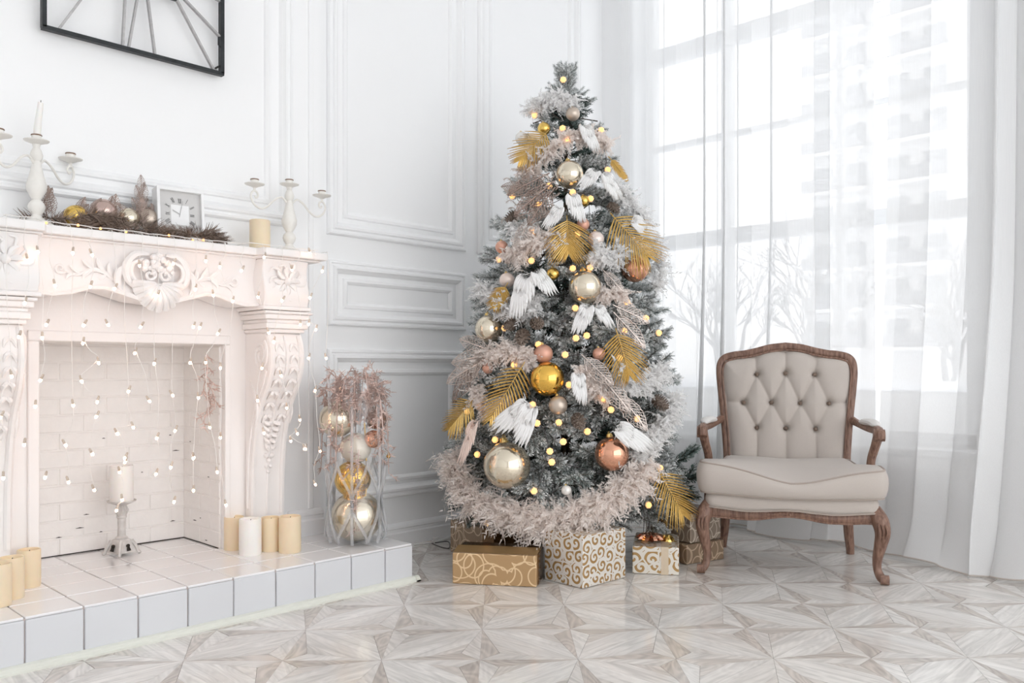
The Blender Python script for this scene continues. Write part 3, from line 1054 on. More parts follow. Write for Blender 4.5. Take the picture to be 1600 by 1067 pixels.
# firebox lining with painted bricks
fb = MB()
fb.box(.885, OX0 + .006, CYP + .001, 3.45, .15, .98)
fb.box(OX1 - .006, 1.58, CYP + .001, 3.45, .15, .98)
fb.box(.885, 1.58, 3.4035, 3.45, .15, .98)
fb.box(.885, 1.58, CYP + .001, 3.45, .94, .98)
fbo = fb.build('firebox', 'brick_paint', fp, smooth=0)
bw, bh = .168, .0655
def brick_mesh(w, h, d):
    me = tile_mesh(w, d, h, 'brick', 'brick_paint')
    return me
bkm = {}
def brick(x0, x1, y0, y1, z0, z1):
    w, d, h = x1 - x0, y1 - y0, z1 - z0
    key = (round(w, 3), round(d, 3), round(h, 3))
    if key not in bkm:
        bkm[key] = brick_mesh(w, h, d)
    off = fp.location + fbo.location
    j = random.uniform(-.0015, .0015)
    inst('brick', bkm[key], fbo, Vector(((x0 + x1) / 2, (y0 + y1) / 2 + j, z0)) - off, (random.uniform(-.006, .006), random.uniform(-.012, .012), random.uniform(-.004, .004)))
for r_ in range(12):
    z0 = .152 + r_ * bh
    z1 = z0 + bh - .005
    if z1 > .942: z1 = .94
    x = OX0 - (bw / 2 if r_ % 2 else 0)
    while x < OX1 - .01:
        a, b_ = max(x, OX0), min(x + bw - .005, OX1)
        if b_ - a > .02:
            brick(a, b_, 3.400, 3.412, z0, z1)
        x += bw
    y = CYP - .0 - (bw / 2 if r_ % 2 else 0)
    while y < 3.40:
        a, b_ = max(y, CYP + .002), min(y + bw - .005, 3.40)
        if b_ - a > .02:
            brick(OX1 - .009, OX1 + .003, a, b_, z0, z1)
            brick(OX0 - .003, OX0 + .009, a, b_, z0, z1)
        y += bw
ck = MB()
for (px_, py_, w) in ((125, 825, .03), (158, 831, .012), (92, 840, .02), (135, 804, .02), (270, 814, .02), (275, 704, .028), (162, 685, .012), (222, 738, .008), (266, 680, .01)):
    p = on_y(px_, py_, 3.3985)
    ck.tube([p + Vector((-w / 2, 0, 0)), p + Vector((0, .0005, .0012)), p + Vector((w / 2, 0, 0))], [.0006, .0024, .0005], 4)
for yy, zz, w in ((3.30, .235, .03), (3.2, .168, .02), (3.25, .25, .01), (3.18, .42, .015), (3.34, .55, .012), (3.14, .70, .01)):
    ck.tube([(OX1 - .0095, yy - w / 2, zz), (OX1 - .0095, yy, zz + .001), (OX1 - .0095, yy + w / 2, zz)], [.0006, .0022, .0005], 4)
ck.tube([(OX0, 3.399, .1525), (1.2, 3.398, .1535), (OX1, 3.399, .1525)], [.002, .0022, .003], 4)
ck.tube([(OX1 - .009, 3.395, .1525), (OX1 - .009, 3.25, .1535), (OX1 - .009, CYP + .01, .1525)], [.003, .0018, .0026], 4)
tag(ck.build('cracks', 'crack', fp), 'dark cracks and gaps in the white painted brickwork', kind='stuff')

YV = Vector((0, 1, 0))
def relief(mb, pts, r, y, n=14, fl=.55, sec=6):
    """raised leaf or scroll: pts in (x,z), r list of half widths, lying on plane y"""
    P = spline([(p[0], y, p[1]) for p in pts], n)
    R = [interp(np.linspace(0, 1, len(r)), r, i / (n - 1)) for i in range(n)]
    mb.tube(P, R, sec, flat=(YV, fl))
def spiral(cx_, cz_, r0, r1, a0, turns, n=16):
    return [(cx_ + (r0 + (r1 - r0) * t) * math.cos(a0 + turns * 2 * PI * t), cz_ + (r0 + (r1 - r0) * t) * math.sin(a0 + turns * 2 * PI * t)) for t in [i / (n - 1) for i in range(n)]]

# console legs
PROF = [(.245, 3.037), (.33, 3.037), (.45, 3.033), (.54, 3.022), (.62, 3.005), (.705, 2.972), (.75, 2.943), (.79, 2.915), (.835, 2.895), (.88, 2.886), (.925, 2.890), (.955, 2.902), (.985, 2.915)]
zz_ = np.array([p[0] for p in PROF]); yy_ = np.array([p[1] for p in PROF])
def front_y(z): return float(np.interp(z, zz_, yy_))
for sgn, nm in ((1, 'right'), (-1, 'left')):
    def X(x): return x if sgn > 0 else 2 * MCX - x
    def bx(mb, x0, x1, y0, y1, z0, z1):
        a, b_ = X(x0), X(x1)
        mb.box(min(a, b_), max(a, b_), y0, y1, z0, z1)
    YB = CYP - .018
    zs = np.linspace(.245, .985, 40)
    poly = [(front_y(z), z) for z in zs] + [(YB, .985), (YB, .245)]
    leg = MB().prism(poly if sgn > 0 else poly, 'x', min(X(1.645), X(1.795)), max(X(1.645), X(1.795))).build('console_leg', 'plaster', fp, smooth=.5, bevel=.004)
    # raised ribs along both front edges and a bead down the middle
    for xr, rr in ((1.657, .011), (1.783, .011), (1.72, .006)):
        MB().tube([(X(xr), front_y(z) - .001, z) for z in np.linspace(.27, .975, 36)], rr, 7).build('rib', 'plaster', leg)
    # side volutes
    for xs_ in (1.645, 1.795):
        sp_ = MB()
        P = [(X(xs_), 2.952 + (.052 - .046 * t) * math.cos(2.2 + sgn * 0 + 2 * PI * 2.1 * t) * 1.0, .902 + (.062 - .054 * t) * math.sin(2.2 + 2 * PI * 2.1 * t)) for t in np.linspace(0, 1, 44)]
        sp_.tube(P, [.008 - .003 * t for t in np.linspace(0, 1, 44)], 6)
        P2 = [(X(xs_), front_y(z) + .016, z) for z in np.linspace(.84, .30, 24)]
        sp_.tube(P2, [.007] * 24, 6)
        P3 = [(X(xs_), 3.03 - .05 * math.sin(t * 2.4), .80 - .17 * t) for t in np.linspace(0, 1, 14)]
        sp_.tube(P3, [.003 + .006 * math.sin(PI * t) for t in np.linspace(0, 1, 14)], 6)
        sp_.build('volute', 'plaster', leg)
    # carved husks and leaves on the front
    lf = MB()
    for xc in (1.689, 1.751):
        for k in range(7):
            z = .945 - k * .046
            y = front_y(z) - .002
            for s_ in (-1, 1):
                P = [(X(xc), y, z), (X(xc + s_ * .012), y - .006, z - .012), (X(xc + s_ * .017), front_y(z - .03) - .004, z - .032)]
                lf.tube(spline(P, 7), [.003, .007, .008, .008, .006, .004, .002], 6)
            lf.sphere((X(xc), y - .003, z - .004), .0065, 8, 6)
    for k in range(5):
        z = .64 - k * .024
        for s_ in (-1, 1):
            w = .045 - .006 * k
            P = [(X(1.72), front_y(z) - .002, z), (X(1.72 + s_ * w * .6), front_y(z) - .012, z - .008), (X(1.72 + s_ * w), front_y(z - .03) - .004, z + .018)]
            lf.tube(spline(P, 8), [.004, .009, .010, .010, .009, .007, .005, .002], 6)
    for (dx, z, r) in ((0, .535, .014), (-.012, .505, .011), (.012, .505, .011), (0, .485, .011), (-.008, .462, .009), (.008, .462, .009), (0, .44, .008)):
        lf.sphere((X(1.72 + dx), front_y(z) - .004, z), r, 9, 6)
    lf.build('carved_leaves', 'plaster', leg)
    cap = MB()
    for (e, z0, z1) in ((.0, .985, 1.0), (.010, 1.0, 1.022), (.004, 1.022, 1.036), (.016, 1.036, 1.056), (.024, 1.056, 1.068)):
        bx(cap, 1.640 - e, 1.800 + e, 2.892 - e, YB, z0, z1)
    cap.build('capital', 'plaster', leg, bevel=.004)
    pl = MB()
    for (e, z0, z1) in ((.036, .151, .195), (.028, .195, .206), (.018, .206, .222), (.022, .222, .232), (.006, .232, .25)):
        bx(pl, 1.645 - e, 1.795 + e, 3.020 - e, YB, z0, z1)
    pl.build('plinth', 'plaster', leg, bevel=.004)
    # corner block with rosette
    blk = MB()
    n_ = 18
    pf = [(2.868 + .010 * math.sin(t * PI * 2) + .006 * t, 1.085 + .178 * (1 - t)) for t in np.linspace(0, 1, n_)]
    blk.prism(pf + [(YB, 1.085), (YB, 1.263)], 'x', min(X(1.612), X(1.803)), max(X(1.612), X(1.803)))
    bx(blk, 1.606, 1.812, 2.862, YB, 1.070, 1.085)
    bko = blk.build('corner_block', 'plaster', fp, smooth=.5, bevel=.004)
    ro = MB()
    xc, zc, yb_ = X(1.708), 1.180, 2.868
    for k in range(8):
        a = 2 * PI * k / 8
        relief(ro, [(xc + .014 * math.cos(a), zc + .014 * math.sin(a)), (xc + .036 * math.cos(a + .15), zc + .036 * math.sin(a + .15)), (xc + .056 * math.cos(a), zc + .056 * math.sin(a))], [.005, .011, .010, .003], yb_ - .002, 9, .7)
    for k in range(10):
        a = 2 * PI * k / 10 + .3
        rr = .066 + .010 * (k % 2)
        relief(ro, [(xc + .046 * math.cos(a), zc + .046 * math.sin(a)), (xc + rr * math.cos(a + .2), zc + rr * math.sin(a + .2) * .95), (xc + (rr + .008) * math.cos(a + .5), zc + (rr - .004) * math.sin(a + .5))], [.004, .006, .004, .002], yb_, 8, .7)
    ro.sphere((xc, yb_ - .004, zc), .016, 12, 8)
    ro.build('rosette', 'plaster', bko)

# frieze with a wavy lower edge
FX_0, FX_1 = 2 * MCX - 1.612, 1.612
def fr_bottom(x):
    t = abs(x - MCX) / (1.612 - MCX)
    return interp([0, .18, .32, .45, .58, .72, .86, 1.0], [1.075, 1.082, 1.098, 1.112, 1.110, 1.092, 1.082, 1.086], t)
def fr_y(t):   # top to bottom
    return 2.925 + .030 * math.sin(PI * t) - .012 * t
fz = MB().grid(lambda u, v: (FX_0 + (FX_1 - FX_0) * u, fr_y(v) - .012 * math.exp(-((u - .5) / .18) ** 2), 1.265 + (fr_bottom(FX_0 + (FX_1 - FX_0) * u) - 1.265) * v), 90, 16)
fz.grid(lambda u, v: (FX_0 + (FX_1 - FX_0) * u, fr_y(1) - .012 * math.exp(-((u - .5) / .18) ** 2) + v * (3.07 - fr_y(1)), fr_bottom(FX_0 + (FX_1 - FX_0) * u)), 90, 2)
fro = fz.build('frieze', 'plaster', fp, smooth=.9)
edge = [(x, fr_y(1) - .012 * math.exp(-(((x - FX_0) / (FX_1 - FX_0) - .5) / .18) ** 2), fr_bottom(x) + .004) for x in np.linspace(FX_0, FX_1, 60)]
MB().tube(edge, .009, 6).build('edge_bead', 'plaster', fro)
# central cartouche with scallop shell
sh = MB()
ycf = 2.915
for k in range(11):
    a = math.radians(-90 + (k - 5) * 17)
    L = .094 - .0025 * abs(k - 5)
    P = [(MCX + .012 * math.cos(a), 1.142 + .012 * math.sin(a)), (MCX + L * .6 * math.cos(a), 1.142 + L * .6 * math.sin(a)), (MCX + L * math.cos(a), 1.142 + L * math.sin(a))]
    pts = spline([(P[0][0], ycf - .018, P[0][1]), (P[1][0], ycf - .030, P[1][1]), (P[2][0], ycf - .006, P[2][1])], 10)
    sh.tube(pts, [.004 + .0105 * (i / 9) ** .8 for i in range(10)], 7)
sh.grid(lambda u, v: (MCX + .088 * v * math.sin((u - .5) * 3.1), ycf - .004 - .016 * math.sin(PI * min(1, v * .9)), 1.142 - .088 * v * math.cos((u - .5) * 3.1)), 20, 6)
sh.build('shell', 'plaster', fro)
ct = MB()
for s_ in (-1, 1):
    def m2(pts): return [(MCX + s_ * (x), z) for x, z in pts]
    relief(ct, m2([(.03, 1.24), (.075, 1.235), (.105, 1.195), (.10, 1.15), (.07, 1.118)]), [.006, .012, .014, .012, .006], ycf - .004, 18, .8)
    relief(ct, m2([(.05, 1.222), (.085, 1.20), (.088, 1.165), (.062, 1.14)]), [.004, .008, .009, .004], ycf - .008, 14, .8)
    relief(ct, m2([(.105, 1.20), (.128, 1.17), (.130, 1.135), (.115, 1.105)]), [.004, .012, .011, .003], ycf, 12, .7)
    relief(ct, m2(spiral(.028, 1.168, .026, .004, .4, 1.4)), [.007, .006, .004], ycf - .012, 22, .8)
    # trailing acanthus sprays to either side
    relief(ct, m2([(.12, 1.13), (.16, 1.165), (.205, 1.175), (.25, 1.155), (.29, 1.165)]), [.009, .008, .007, .005, .003], ycf + .022, 24, .7)
    for (bx_, bz, ex, ez, w) in ((.14, 1.15, .15, 1.205, .009), (.165, 1.168, .19, 1.215, .009), (.16, 1.16, .185, 1.125, .009), (.20, 1.175, .235, 1.205, .008), (.205, 1.172, .235, 1.135, .008), (.245, 1.158, .275, 1.185, .006), (.255, 1.157, .285, 1.138, .006), (.13, 1.14, .135, 1.10, .008)):
        mx_, mz_ = (bx_ + ex) / 2 + .006, (bz + ez) / 2 + .004
        relief(ct, m2([(bx_, bz), (mx_, mz_), (ex, ez)]), [.003, w, w * .8, .002], ycf + .020, 9, .6)
    relief(ct, m2(spiral(.30, 1.172, .018, .003, 3.6, 1.3)), [.005, .004, .002], ycf + .024, 18, .7)
rr_ = random.Random(3)
for k in range(26):
    a, r = rr_.uniform(0, 2 * PI), rr_.uniform(0, .042)
    ct.sphere((MCX - .005 + r * 1.25 * math.cos(a), ycf - .012 - .006 * (1 - r / .045), 1.205 + r * .8 * math.sin(a)), rr_.uniform(.008, .013), 8, 6)
ct.build('cartouche', 'plaster', fro)
# mantel shelf with breakfronts over the legs
def shelf_front(off):
    L = [(.585, 2.84), (.855, 2.84), (.872, 2.885), (1.588, 2.885), (1.605, 2.84), (1.872, 2.84)]
    return [(x, y + off) for x, y in L]
ms = MB()
for off, ex, z0, z1 in ((.022, -.02, 1.2635, 1.272), (.0, 0, 1.272, 1.300)):
    P = shelf_front(off)
    P[0] = (P[0][0] - ex, P[0][1]); P[-1] = (P[-1][0] + ex, P[-1][1])
    poly = P + [(P[-1][0], CYP - .001), (P[0][0], CYP - .001)]
    ms.prism(poly, 'z', z0, z1)
ms.build('mantel_shelf', 'plaster', fp, smooth=0, bevel=.004)
# ================================================================== THINGS ON THE WALL AND MANTEL
ST = 1.3005   # shelf top
# ---- big open-frame wall clock (only its lower part is in view)
ck0, ck1, cz0 = .915, 1.537, 1.975
ccx, chw = (ck0 + ck1) / 2, (ck1 - ck0) / 2
ccz = cz0 + .36
wk = thing('wall_clock', (ccx, CYP - .03, cz0), 'large black open-frame metal wall clock with bar numerals', 'clock')
YC = CYP - .035
def bar(mb, a, b_, w, dpt, y=YC):
    d = Vector((b_[0] - a[0], 0, b_[1] - a[1])); d.normalize()
    nrm = Vector((-d.z, 0, d.x)) * w / 2
    vs_ = []
    for yy in (y - dpt / 2, y + dpt / 2):
        for p in (a, b_):
            for s_ in (-1, 1):
                vs_.append((p[0] + s_ * nrm.x, yy, p[1] + s_ * nrm.z))
    mb.add(vs_, [(0, 1, 3, 2), (4, 6, 7, 5), (0, 2, 6, 4), (1, 5, 7, 3), (0, 4, 5, 1), (2, 3, 7, 6)])
ct1 = ccz + .36
of = MB()
bar(of, (ck0 - .006, cz0), (ck1 + .006, cz0), .014, .024); bar(of, (ck0 - .006, ct1), (ck1 + .006, ct1), .014, .024)
bar(of, (ck0, cz0), (ck0, ct1), .014, .024); bar(of, (ck1, cz0), (ck1, ct1), .014, .024)
of.build('outer_frame', 'black_iron', wk, smooth=0, bevel=.001)
IH = .135
IB, IT = ccz - .128, ccz + .128
inn = MB()
bar(inn, (ccx - IH, IB), (ccx + IH, IB), .012, .018); bar(inn, (ccx - IH, IT), (ccx + IH, IT), .012, .018)
bar(inn, (ccx - IH, IB), (ccx - IH, IT), .012, .018); bar(inn, (ccx + IH, IB), (ccx + IH, IT), .012, .018)
inn.build('inner_frame', 'black_iron', wk, smooth=0, bevel=.001)
barsL = [  # (x inner, z inner, x outer, z outer)
    (ccx - IH, IB, .957, cz0), (1.180, IB, 1.168, cz0), (1.226, IB, 1.188, cz0), (1.252, IB, 1.283, cz0), (ccx + IH, IB, 1.510, cz0)]
for (xa, za, xb, zb) in barsL:
    mb = MB(); bar(mb, (xa, za), (xb, zb), .007, .014); mb.build('numeral_bar', 'grey_iron', wk, smooth=0)
for (xa, za, xb, zb) in barsL:
    mb = MB(); bar(mb, (2 * ccx - xa, 2 * ccz - za), (2 * ccx - xb, 2 * ccz - zb), .007, .014); mb.build('numeral_bar', 'grey_iron', wk, smooth=0)
for dz in (-.16, -.06, .0, .06, .16):
    for s_ in (-1, 1):
        mb = MB(); bar(mb, (ccx + s_ * IH, ccz + dz * .6), (ccx + s_ * chw, ccz + dz * 1.4), .007, .014); mb.build('numeral_bar', 'grey_iron', wk, smooth=0)
hd = MB()
bar(hd, (ccx, ccz), (ccx + .06, ccz + .09), .008, .006, YC - .014); bar(hd, (ccx, ccz), (ccx - .05, ccz + .06), .010, .006, YC - .010)
hd.lathe([(.016, -.01), (.016, .01)], 14, (0, 0, 0)) if False else None
hd.build('hands', 'black_iron', wk, smooth=0)
cl = MB()
cl.tube([(ck1 - .006, YC - .008, 2.075), (ck1 - .018, YC - .012, 2.080), (ck1 - .018, YC - .012, 2.108), (ck1 - .006, YC - .008, 2.113)], .0035, 5)
for xx in (ck0 + .007, ck1 - .007):
    for zz in (cz0 + .03, ct1 - .03):
        cl.tube([(xx, YC, zz), (xx, CYP, zz)], .004, 5)
cl.build('wall_bracket', 'black_iron', wk)

# ---- candelabra
def candelabrum(loc, rz, label, candle_label=None):
    t = thing('candelabrum', loc, label, 'candelabrum', 'white three-arm candelabra on the mantel', rz)
    body = MB().lathe([(.055, 0), (.056, .006), (.050, .012), (.030, .022), (.018, .032), (.014, .04), (.022, .052), (.026, .066), (.022, .078), (.013, .088), (.020, .10), (.029, .118), (.030, .135), (.022, .165), (.015, .195), (.012, .212), (.017, .220), (.019, .232), (.015, .246), (.010, .256), (.012, .266)], 22)
    body.build('column', 'white_iron', t, local=True, base=False)
    def cup(x, z, ps=.036):
        MB().lathe([(.006, -.008), (.014, -.004), (ps, .004), (ps + .002, .007), (ps - .004, .007), (.013, .002), (.0, .002)], 20, (x, 0, z)).build('drip_plate', 'white_iron', t, local=True, base=False)
        MB().lathe([(.014, .002), (.015, .022), (.016, .023), (.013, .024), (.012, .01), (0, .008)], 16, (x, 0, z)).build('candle_socket', 'white_iron', t, local=True, base=False)
        MB().lathe([(.0155, .021), (.0168, .023), (.0155, .0255), (.0125, .0255), (.0118, .022)], 16, (x, 0, z)).build('worn_rim', 'worn_rim', t, local=True, base=False)
    cup(0, .272)
    for s_ in (-1, 1):
        P = [(s_ * .012, 0, .205), (s_ * .035, 0, .222), (s_ * .065, 0, .208), (s_ * .095, 0, .178), (s_ * .125, 0, .166), (s_ * .154, 0, .180), (s_ * .166, 0, .208), (s_ * .157, 0, .228), (s_ * .142, 0, .228), (s_ * .136, 0, .214), (s_ * .144, 0, .205), (s_ * .150, 0, .212)]
        MB().tube(spline(P, 60), .0042, 7).build('scroll_arm', 'white_iron', t, local=True, base=False)
        MB().tube([(s_ * .152, 0, .228), (s_ * .150, 0, .244)], .005, 6).build('cup_stem', 'white_iron', t, local=True, base=False)
        cup(s_ * .150, .250)
    return t
cR = at_d(450, 400, 3.356); candelabrum((cR.x, cR.y - .01, ST), 0.0, 'small white three-arm candelabrum without candles at the right end of the mantel')
cL = at_d(57, 400, 2.706); candelabrum((cL.x, cL.y, ST), math.atan2(.073, .118), 'white three-arm candelabrum holding a taper candle at the left of the mantel')
tc_ = thing('taper_candle', (cL.x, cL.y, ST + .285), 'thin white taper candle leaning in the left candelabrum', 'candle')
MB().tube([(0, 0, 0), (.004, -.003, .05), (.010, -.008, .115)], [.0115, .0105, .0085], 14).build('wax', 'white_wax', tc_, local=True, base=False)
MB().tube([(.010, -.008, .115), (.0105, -.0085, .123)], .0012, 5).build('wick', 'wick', tc_, local=True, base=False)

# ---- pillar candles
def pillar(p, r, h, mat, label, grp=None, hollow=True):
    t = thing('pillar_candle', p, label, 'candle', grp)
    pr = [(r * .96, 0), (r, .004), (r, h * .5), (r * .99, h - .004), (r * .95, h), (r * .86, h - .001)]
    if hollow:
        pr += [(r * .80, h - .010), (r * .3, h - .014), (0, h - .014)]
    else:
        pr += [(0, h)]
    MB().lathe(pr, 26).build('wax', mat, t, local=True, base=False)
    z = h - .014 if hollow else h
    MB().tube([(0, 0, z - .002), (.001, 0, z + .006), (.003, 0, z + .011)], .0014, 5).build('wick', 'wick', t, local=True, base=False)
    return t
GH = .1505
p = at_d(406, 387, 3.25)
pillar((p.x, p.y, ST), .039, .118, 'ivory_wax', 'ivory pillar candle on the mantel beside the right candelabrum')
for (px_, pyb, pyt, wpx, mat, lab) in (
        (365.5, 862, 809, 30, 'ivory_wax', 'leftmost ivory candle of the four by the right fireplace leg'),
        (391, 870, 812, 34, 'white_wax', 'white candle standing in front of the ivory ones by the right fireplace leg'),
        (423, 864, 810, 30, 'ivory_wax', 'ivory candle just right of the white candle on the hearth'),
        (453, 866, 808, 34, 'ivory_wax', 'rightmost ivory candle of the four by the right fireplace leg'),
        (45, 920, 860, 34, 'ivory_wax', 'ivory candle at the left of the firebox, rightmost of its cluster'),
        (18, 938, 872, 36, 'ivory_wax', 'ivory candle in the left cluster, second from the firebox'),
        (-2, 950, 882, 36, 'ivory_wax', 'ivory candle cut by the left edge of the picture'),
        (-8, 915, 858, 40, 'white_wax', 'white candle at the left edge behind the ivory ones')):
    p = on_z(px_, pyb - 4, GH)
    d = p.x * FW.x + p.y * FW.y
    r = wpx / 2 * d / FPX
    pillar(p, r, (pyb - pyt) * d / FPX * .97, mat, lab, 'pillar candles on the hearth')
# ---- candle on a silver stand inside the firebox
p = on_z(190, 866, GH)
t = thing('candle_stand', p, 'distressed silver candle stand with splayed feet inside the firebox', 'candle stand')
bs = MB()
bs.lathe([(.030, .058), (.034, .054), (.040, .048), (.050, .014), (.052, .010), (.046, .010), (.034, .046), (.0, .05)], 4)
bs.xform(Matrix.Rotation(math.radians(62), 4, 'Z'))
for k in range(4):
    a = math.radians(62) + k * PI / 2
    bs.tube(spline([(.034 * math.cos(a), .034 * math.sin(a), .052), (.050 * math.cos(a), .050 * math.sin(a), .03), (.058 * math.cos(a), .058 * math.sin(a), .008), (.064 * math.cos(a), .064 * math.sin(a), .005)], 8), [.008, .007, .006, .006, .006, .006, .006, .005], 6)
    bs.sphere((.062 * math.cos(a), .062 * math.sin(a), .0065), .0065, 8, 6)
bs.build('footed_base', 'aged_silver', t, local=True, base=False)
kh = MB()
for k in range(4):
    a = math.radians(107) + k * PI / 2
    c_, s_ = math.cos(a), math.sin(a)
    ctr = (.0365 * c_, .0365 * s_)
    kh.sphere((ctr[0], ctr[1], .036), .007, 8, 6)
    kh.tube([(ctr[0], ctr[1], .034), (ctr[0] + .006 * c_, ctr[1] + .006 * s_, .018)], [.004, .007], 6)
kh.build('keyhole_cutout', 'crack', t, local=True, base=False)
MB().lathe([(.020, .056), (.022, .064), (.015, .070), (.0135, .10), (.0145, .135), (.018, .139), (.018, .145), (.0145, .149)], 18).build('stem', 'aged_silver', t, local=True, base=False)
bd = MB()
bd.sphere((0, 0, .166), .020, 12, 8)
for k in range(10):
    a = k * PI / 5
    bd.tube([(.012 * math.cos(a), .012 * math.sin(a), .148), (.022 * math.cos(a), .022 * math.sin(a), .166), (.012 * math.cos(a), .012 * math.sin(a), .184)], .005, 5)
bd.build('bulb_knop', 'aged_silver', t, local=True, base=False)
MB().lathe([(.010, .182), (.030, .190), (.050, .198), (.052, .203), (.047, .203), (.030, .197), (0, .196)], 24).build('plate', 'aged_silver', t, local=True, base=False)
pillar((p.x, p.y, GH + .1985), .042, .135, 'white_wax', 'white pillar candle on the silver stand in the firebox', None)

# ---- square desk clock on the mantel
pc = at_d(281, 372, 3.03)
dk = thing('desk_clock', (pc.x, pc.y, ST), 'square white desk clock with Roman numerals leaning on the mantel', 'clock', None, math.radians(-6))
S = .190
dk.scale = (.87, 1, 1)
def dkb(nm, mat, bv, *bxs):
    mb = MB()
    for b_ in bxs: mb.box(*b_)
    mb.xform(Matrix.Translation((0, 0, .002)) @ Matrix.Rotation(math.radians(-6), 4, 'X'))
    return mb.build(nm, mat, dk, local=True, base=False, smooth=0, bevel=bv)
e = .012
dkb('frame', 'clock_white', .0015, (-S / 2, S / 2, -.028, .030, 0, e), (-S / 2, S / 2, -.028, .030, S - e, S), (-S / 2, -S / 2 + e, -.028, .030, e, S - e), (S / 2 - e, S / 2, -.028, .030, e, S - e))
dkb('face', 'clock_face', 0, (-S / 2 + e, S / 2 - e, -.012, .026, e, S - e))
dkb('inner_square', 'clock_white', 0, (-.036, .036, -.0128, -.012, S / 2 - .036, S / 2 + .036))
dkb('handle', 'aged_silver', .001, (-.02, .02, -.004, .006, S + .004, S + .008), (-.02, -.015, -.003, .005, S, S + .006), (.015, .02, -.003, .005, S, S + .006))
nmb = MB()
NUM = ['XII', 'I', 'II', 'III', 'IIII', 'V', 'VI', 'VII', 'VIII', 'IX', 'X', 'XI']
M0 = Matrix.Translation((0, -.0126, S / 2 + .002)) 
def flat_bar(mb, a, b_, w):
    d = Vector((b_[0] - a[0], b_[1] - a[1])); d.normalize()
    n2 = (-d.y * w / 2, d.x * w / 2)
    vs_ = [(a[0] + n2[0], 0, a[1] + n2[1]), (a[0] - n2[0], 0, a[1] - n2[1]), (b_[0] - n2[0], 0, b_[1] - n2[1]), (b_[0] + n2[0], 0, b_[1] + n2[1])]
    mb.add(vs_ + [(x, -.0006, z) for x, _, z in vs_], [(0, 1, 2, 3), (4, 5, 6, 7)])
for h in range(12):
    a = PI / 2 - h * PI / 6
    k = 1 / max(abs(math.cos(a)), abs(math.sin(a)))
    s_ = NUM[h]
    w_tot = 0
    glyphs = []
    for g_ in s_:
        wg = {'I': .0032, 'V': .0075, 'X': .0075}[g_]
        glyphs.append((g_, w_tot, wg)); w_tot += wg
    for g_, off, wg in glyphs:
        def loc(gx, gy):   # gx along the numeral, gy outward
            r = (.041 + .017 * gy) * min(k, 1.25)
            tx = off + gx * wg - w_tot / 2
            if h in (4, 5, 6, 7, 8):
                pass
            return (r * math.cos(a) + tx * math.sin(a), r * math.sin(a) - tx * math.cos(a))
        if g_ == 'I':
            flat_bar(nmb, loc(.5, 0), loc(.5, 1), .0014)
        elif g_ == 'V':
            flat_bar(nmb, loc(.5, 0), loc(.12, 1), .0017); flat_bar(nmb, loc(.5, 0), loc(.88, 1), .0009)
        else:
            flat_bar(nmb, loc(.1, 0), loc(.9, 1), .0009); flat_bar(nmb, loc(.9, 0), loc(.1, 1), .0017)
nmb.xform(Matrix.Translation((0, 0, .002)) @ Matrix.Rotation(math.radians(-6), 4, 'X') @ M0)
nmb.build('numerals', 'clock_dark', dk, local=True, base=False, smooth=0)
hb = MB()
flat_bar(hb, (0, 0), (-.030, .014), .0028); flat_bar(hb, (-.004, -.01), (.012, .05), .0020)
hb.xform(Matrix.Translation((0, -.002, .002)) @ Matrix.Rotation(math.radians(-6), 4, 'X') @ M0)
hb.build('hands', 'grey_iron', dk, local=True, base=False, smooth=0)

# ---- generic makers for festive things
def bauble(c, r, mat, label, group=None, up=Vector((0, 0, 1)), name='bauble', cap='cap_gold'):
    c = Vector(c)
    t = thing(name, c, label, 'bauble', group)
    MB().sphere((0, 0, 0), r, 32, 20).build('ball', mat, t, local=True, base=False, smooth=3.0)
    k = max(r * .16, .004)
    cp = MB().lathe([(k * 1.25, r * .955), (k * 1.3, r * 1.0), (k * 1.1, r * 1.02 + k * .9), (0, r * 1.02 + k)], 12)
    cp.tube([(k * .5 * math.cos(a), 0, r * 1.02 + k * 1.3 + k * .5 * math.sin(a)) for a in np.linspace(0, 2 * PI, 9)[:-1]], k * .14, 5, closed=True)
    rot = Vector((0, 0, 1)).rotation_difference(up.normalized()).to_matrix().to_4x4()
    cp.xform(rot)
    cp.build('cap', cap, t, local=True, base=False)
    return t

def lace_leaf_geo(mb, L, W, seed=0, th=.0011):
    """skeleton leaf in local x (length) / y (width), slightly cupped in z"""
    r_ = random.Random(seed)
    def half(t): return W / 2 * math.sin(PI * min(1, t * .97 + .03)) ** .8 * (1 - .25 * t)
    def zz(x, y): return .10 * L * math.sin(PI * x / L) * .5 - 1.2 * y * y / max(W, .01) * .6
    n = 12
    mb.tube([(L * i / n - .15 * L * (i == 0), 0, zz(L * i / n, 0)) for i in range(n + 1)], [th * 1.7] * n + [th * .8], 4)
    veins = []
    for s_ in (-1, 1):
        out = []
        for i in range(0, n + 1):
            t = i / n
            w = half(t) * (1 + .12 * (i % 2))
            out.append((L * t, s_ * w, zz(L * t, w)))
        mb.tube(out, th, 4)
        prev = None
        for i in range(1, n):
            t0 = (i - .6) / n
            t1 = min(1, t0 + .16)
            w = half(t1)
            P = [(L * (t0 + (t1 - t0) * q), s_ * w * q, zz(L * t0, w * q)) for q in (0, .25, .5, .75, 1)]
            mb.tube(P, th * .8, 3, caps=False)
            if prev:
                for q in (1, 2, 3):
                    a, b_ = Vector(prev[q]), Vector(P[q])
                    mid = a.lerp(b_, .5) + Vector((0, s_ * W * .03 * r_.uniform(-1, 1), 0))
                    mb.tube([prev[q + 1] if r_.random() < .4 else a, mid, b_], th * .65, 3, caps=False)
            prev = P
    return mb
def leaf_mesh(L, W, mat, seed): 
    return lace_leaf_geo(MB(), L, W, seed).mesh('lace_leaf', mat, smooth=0)
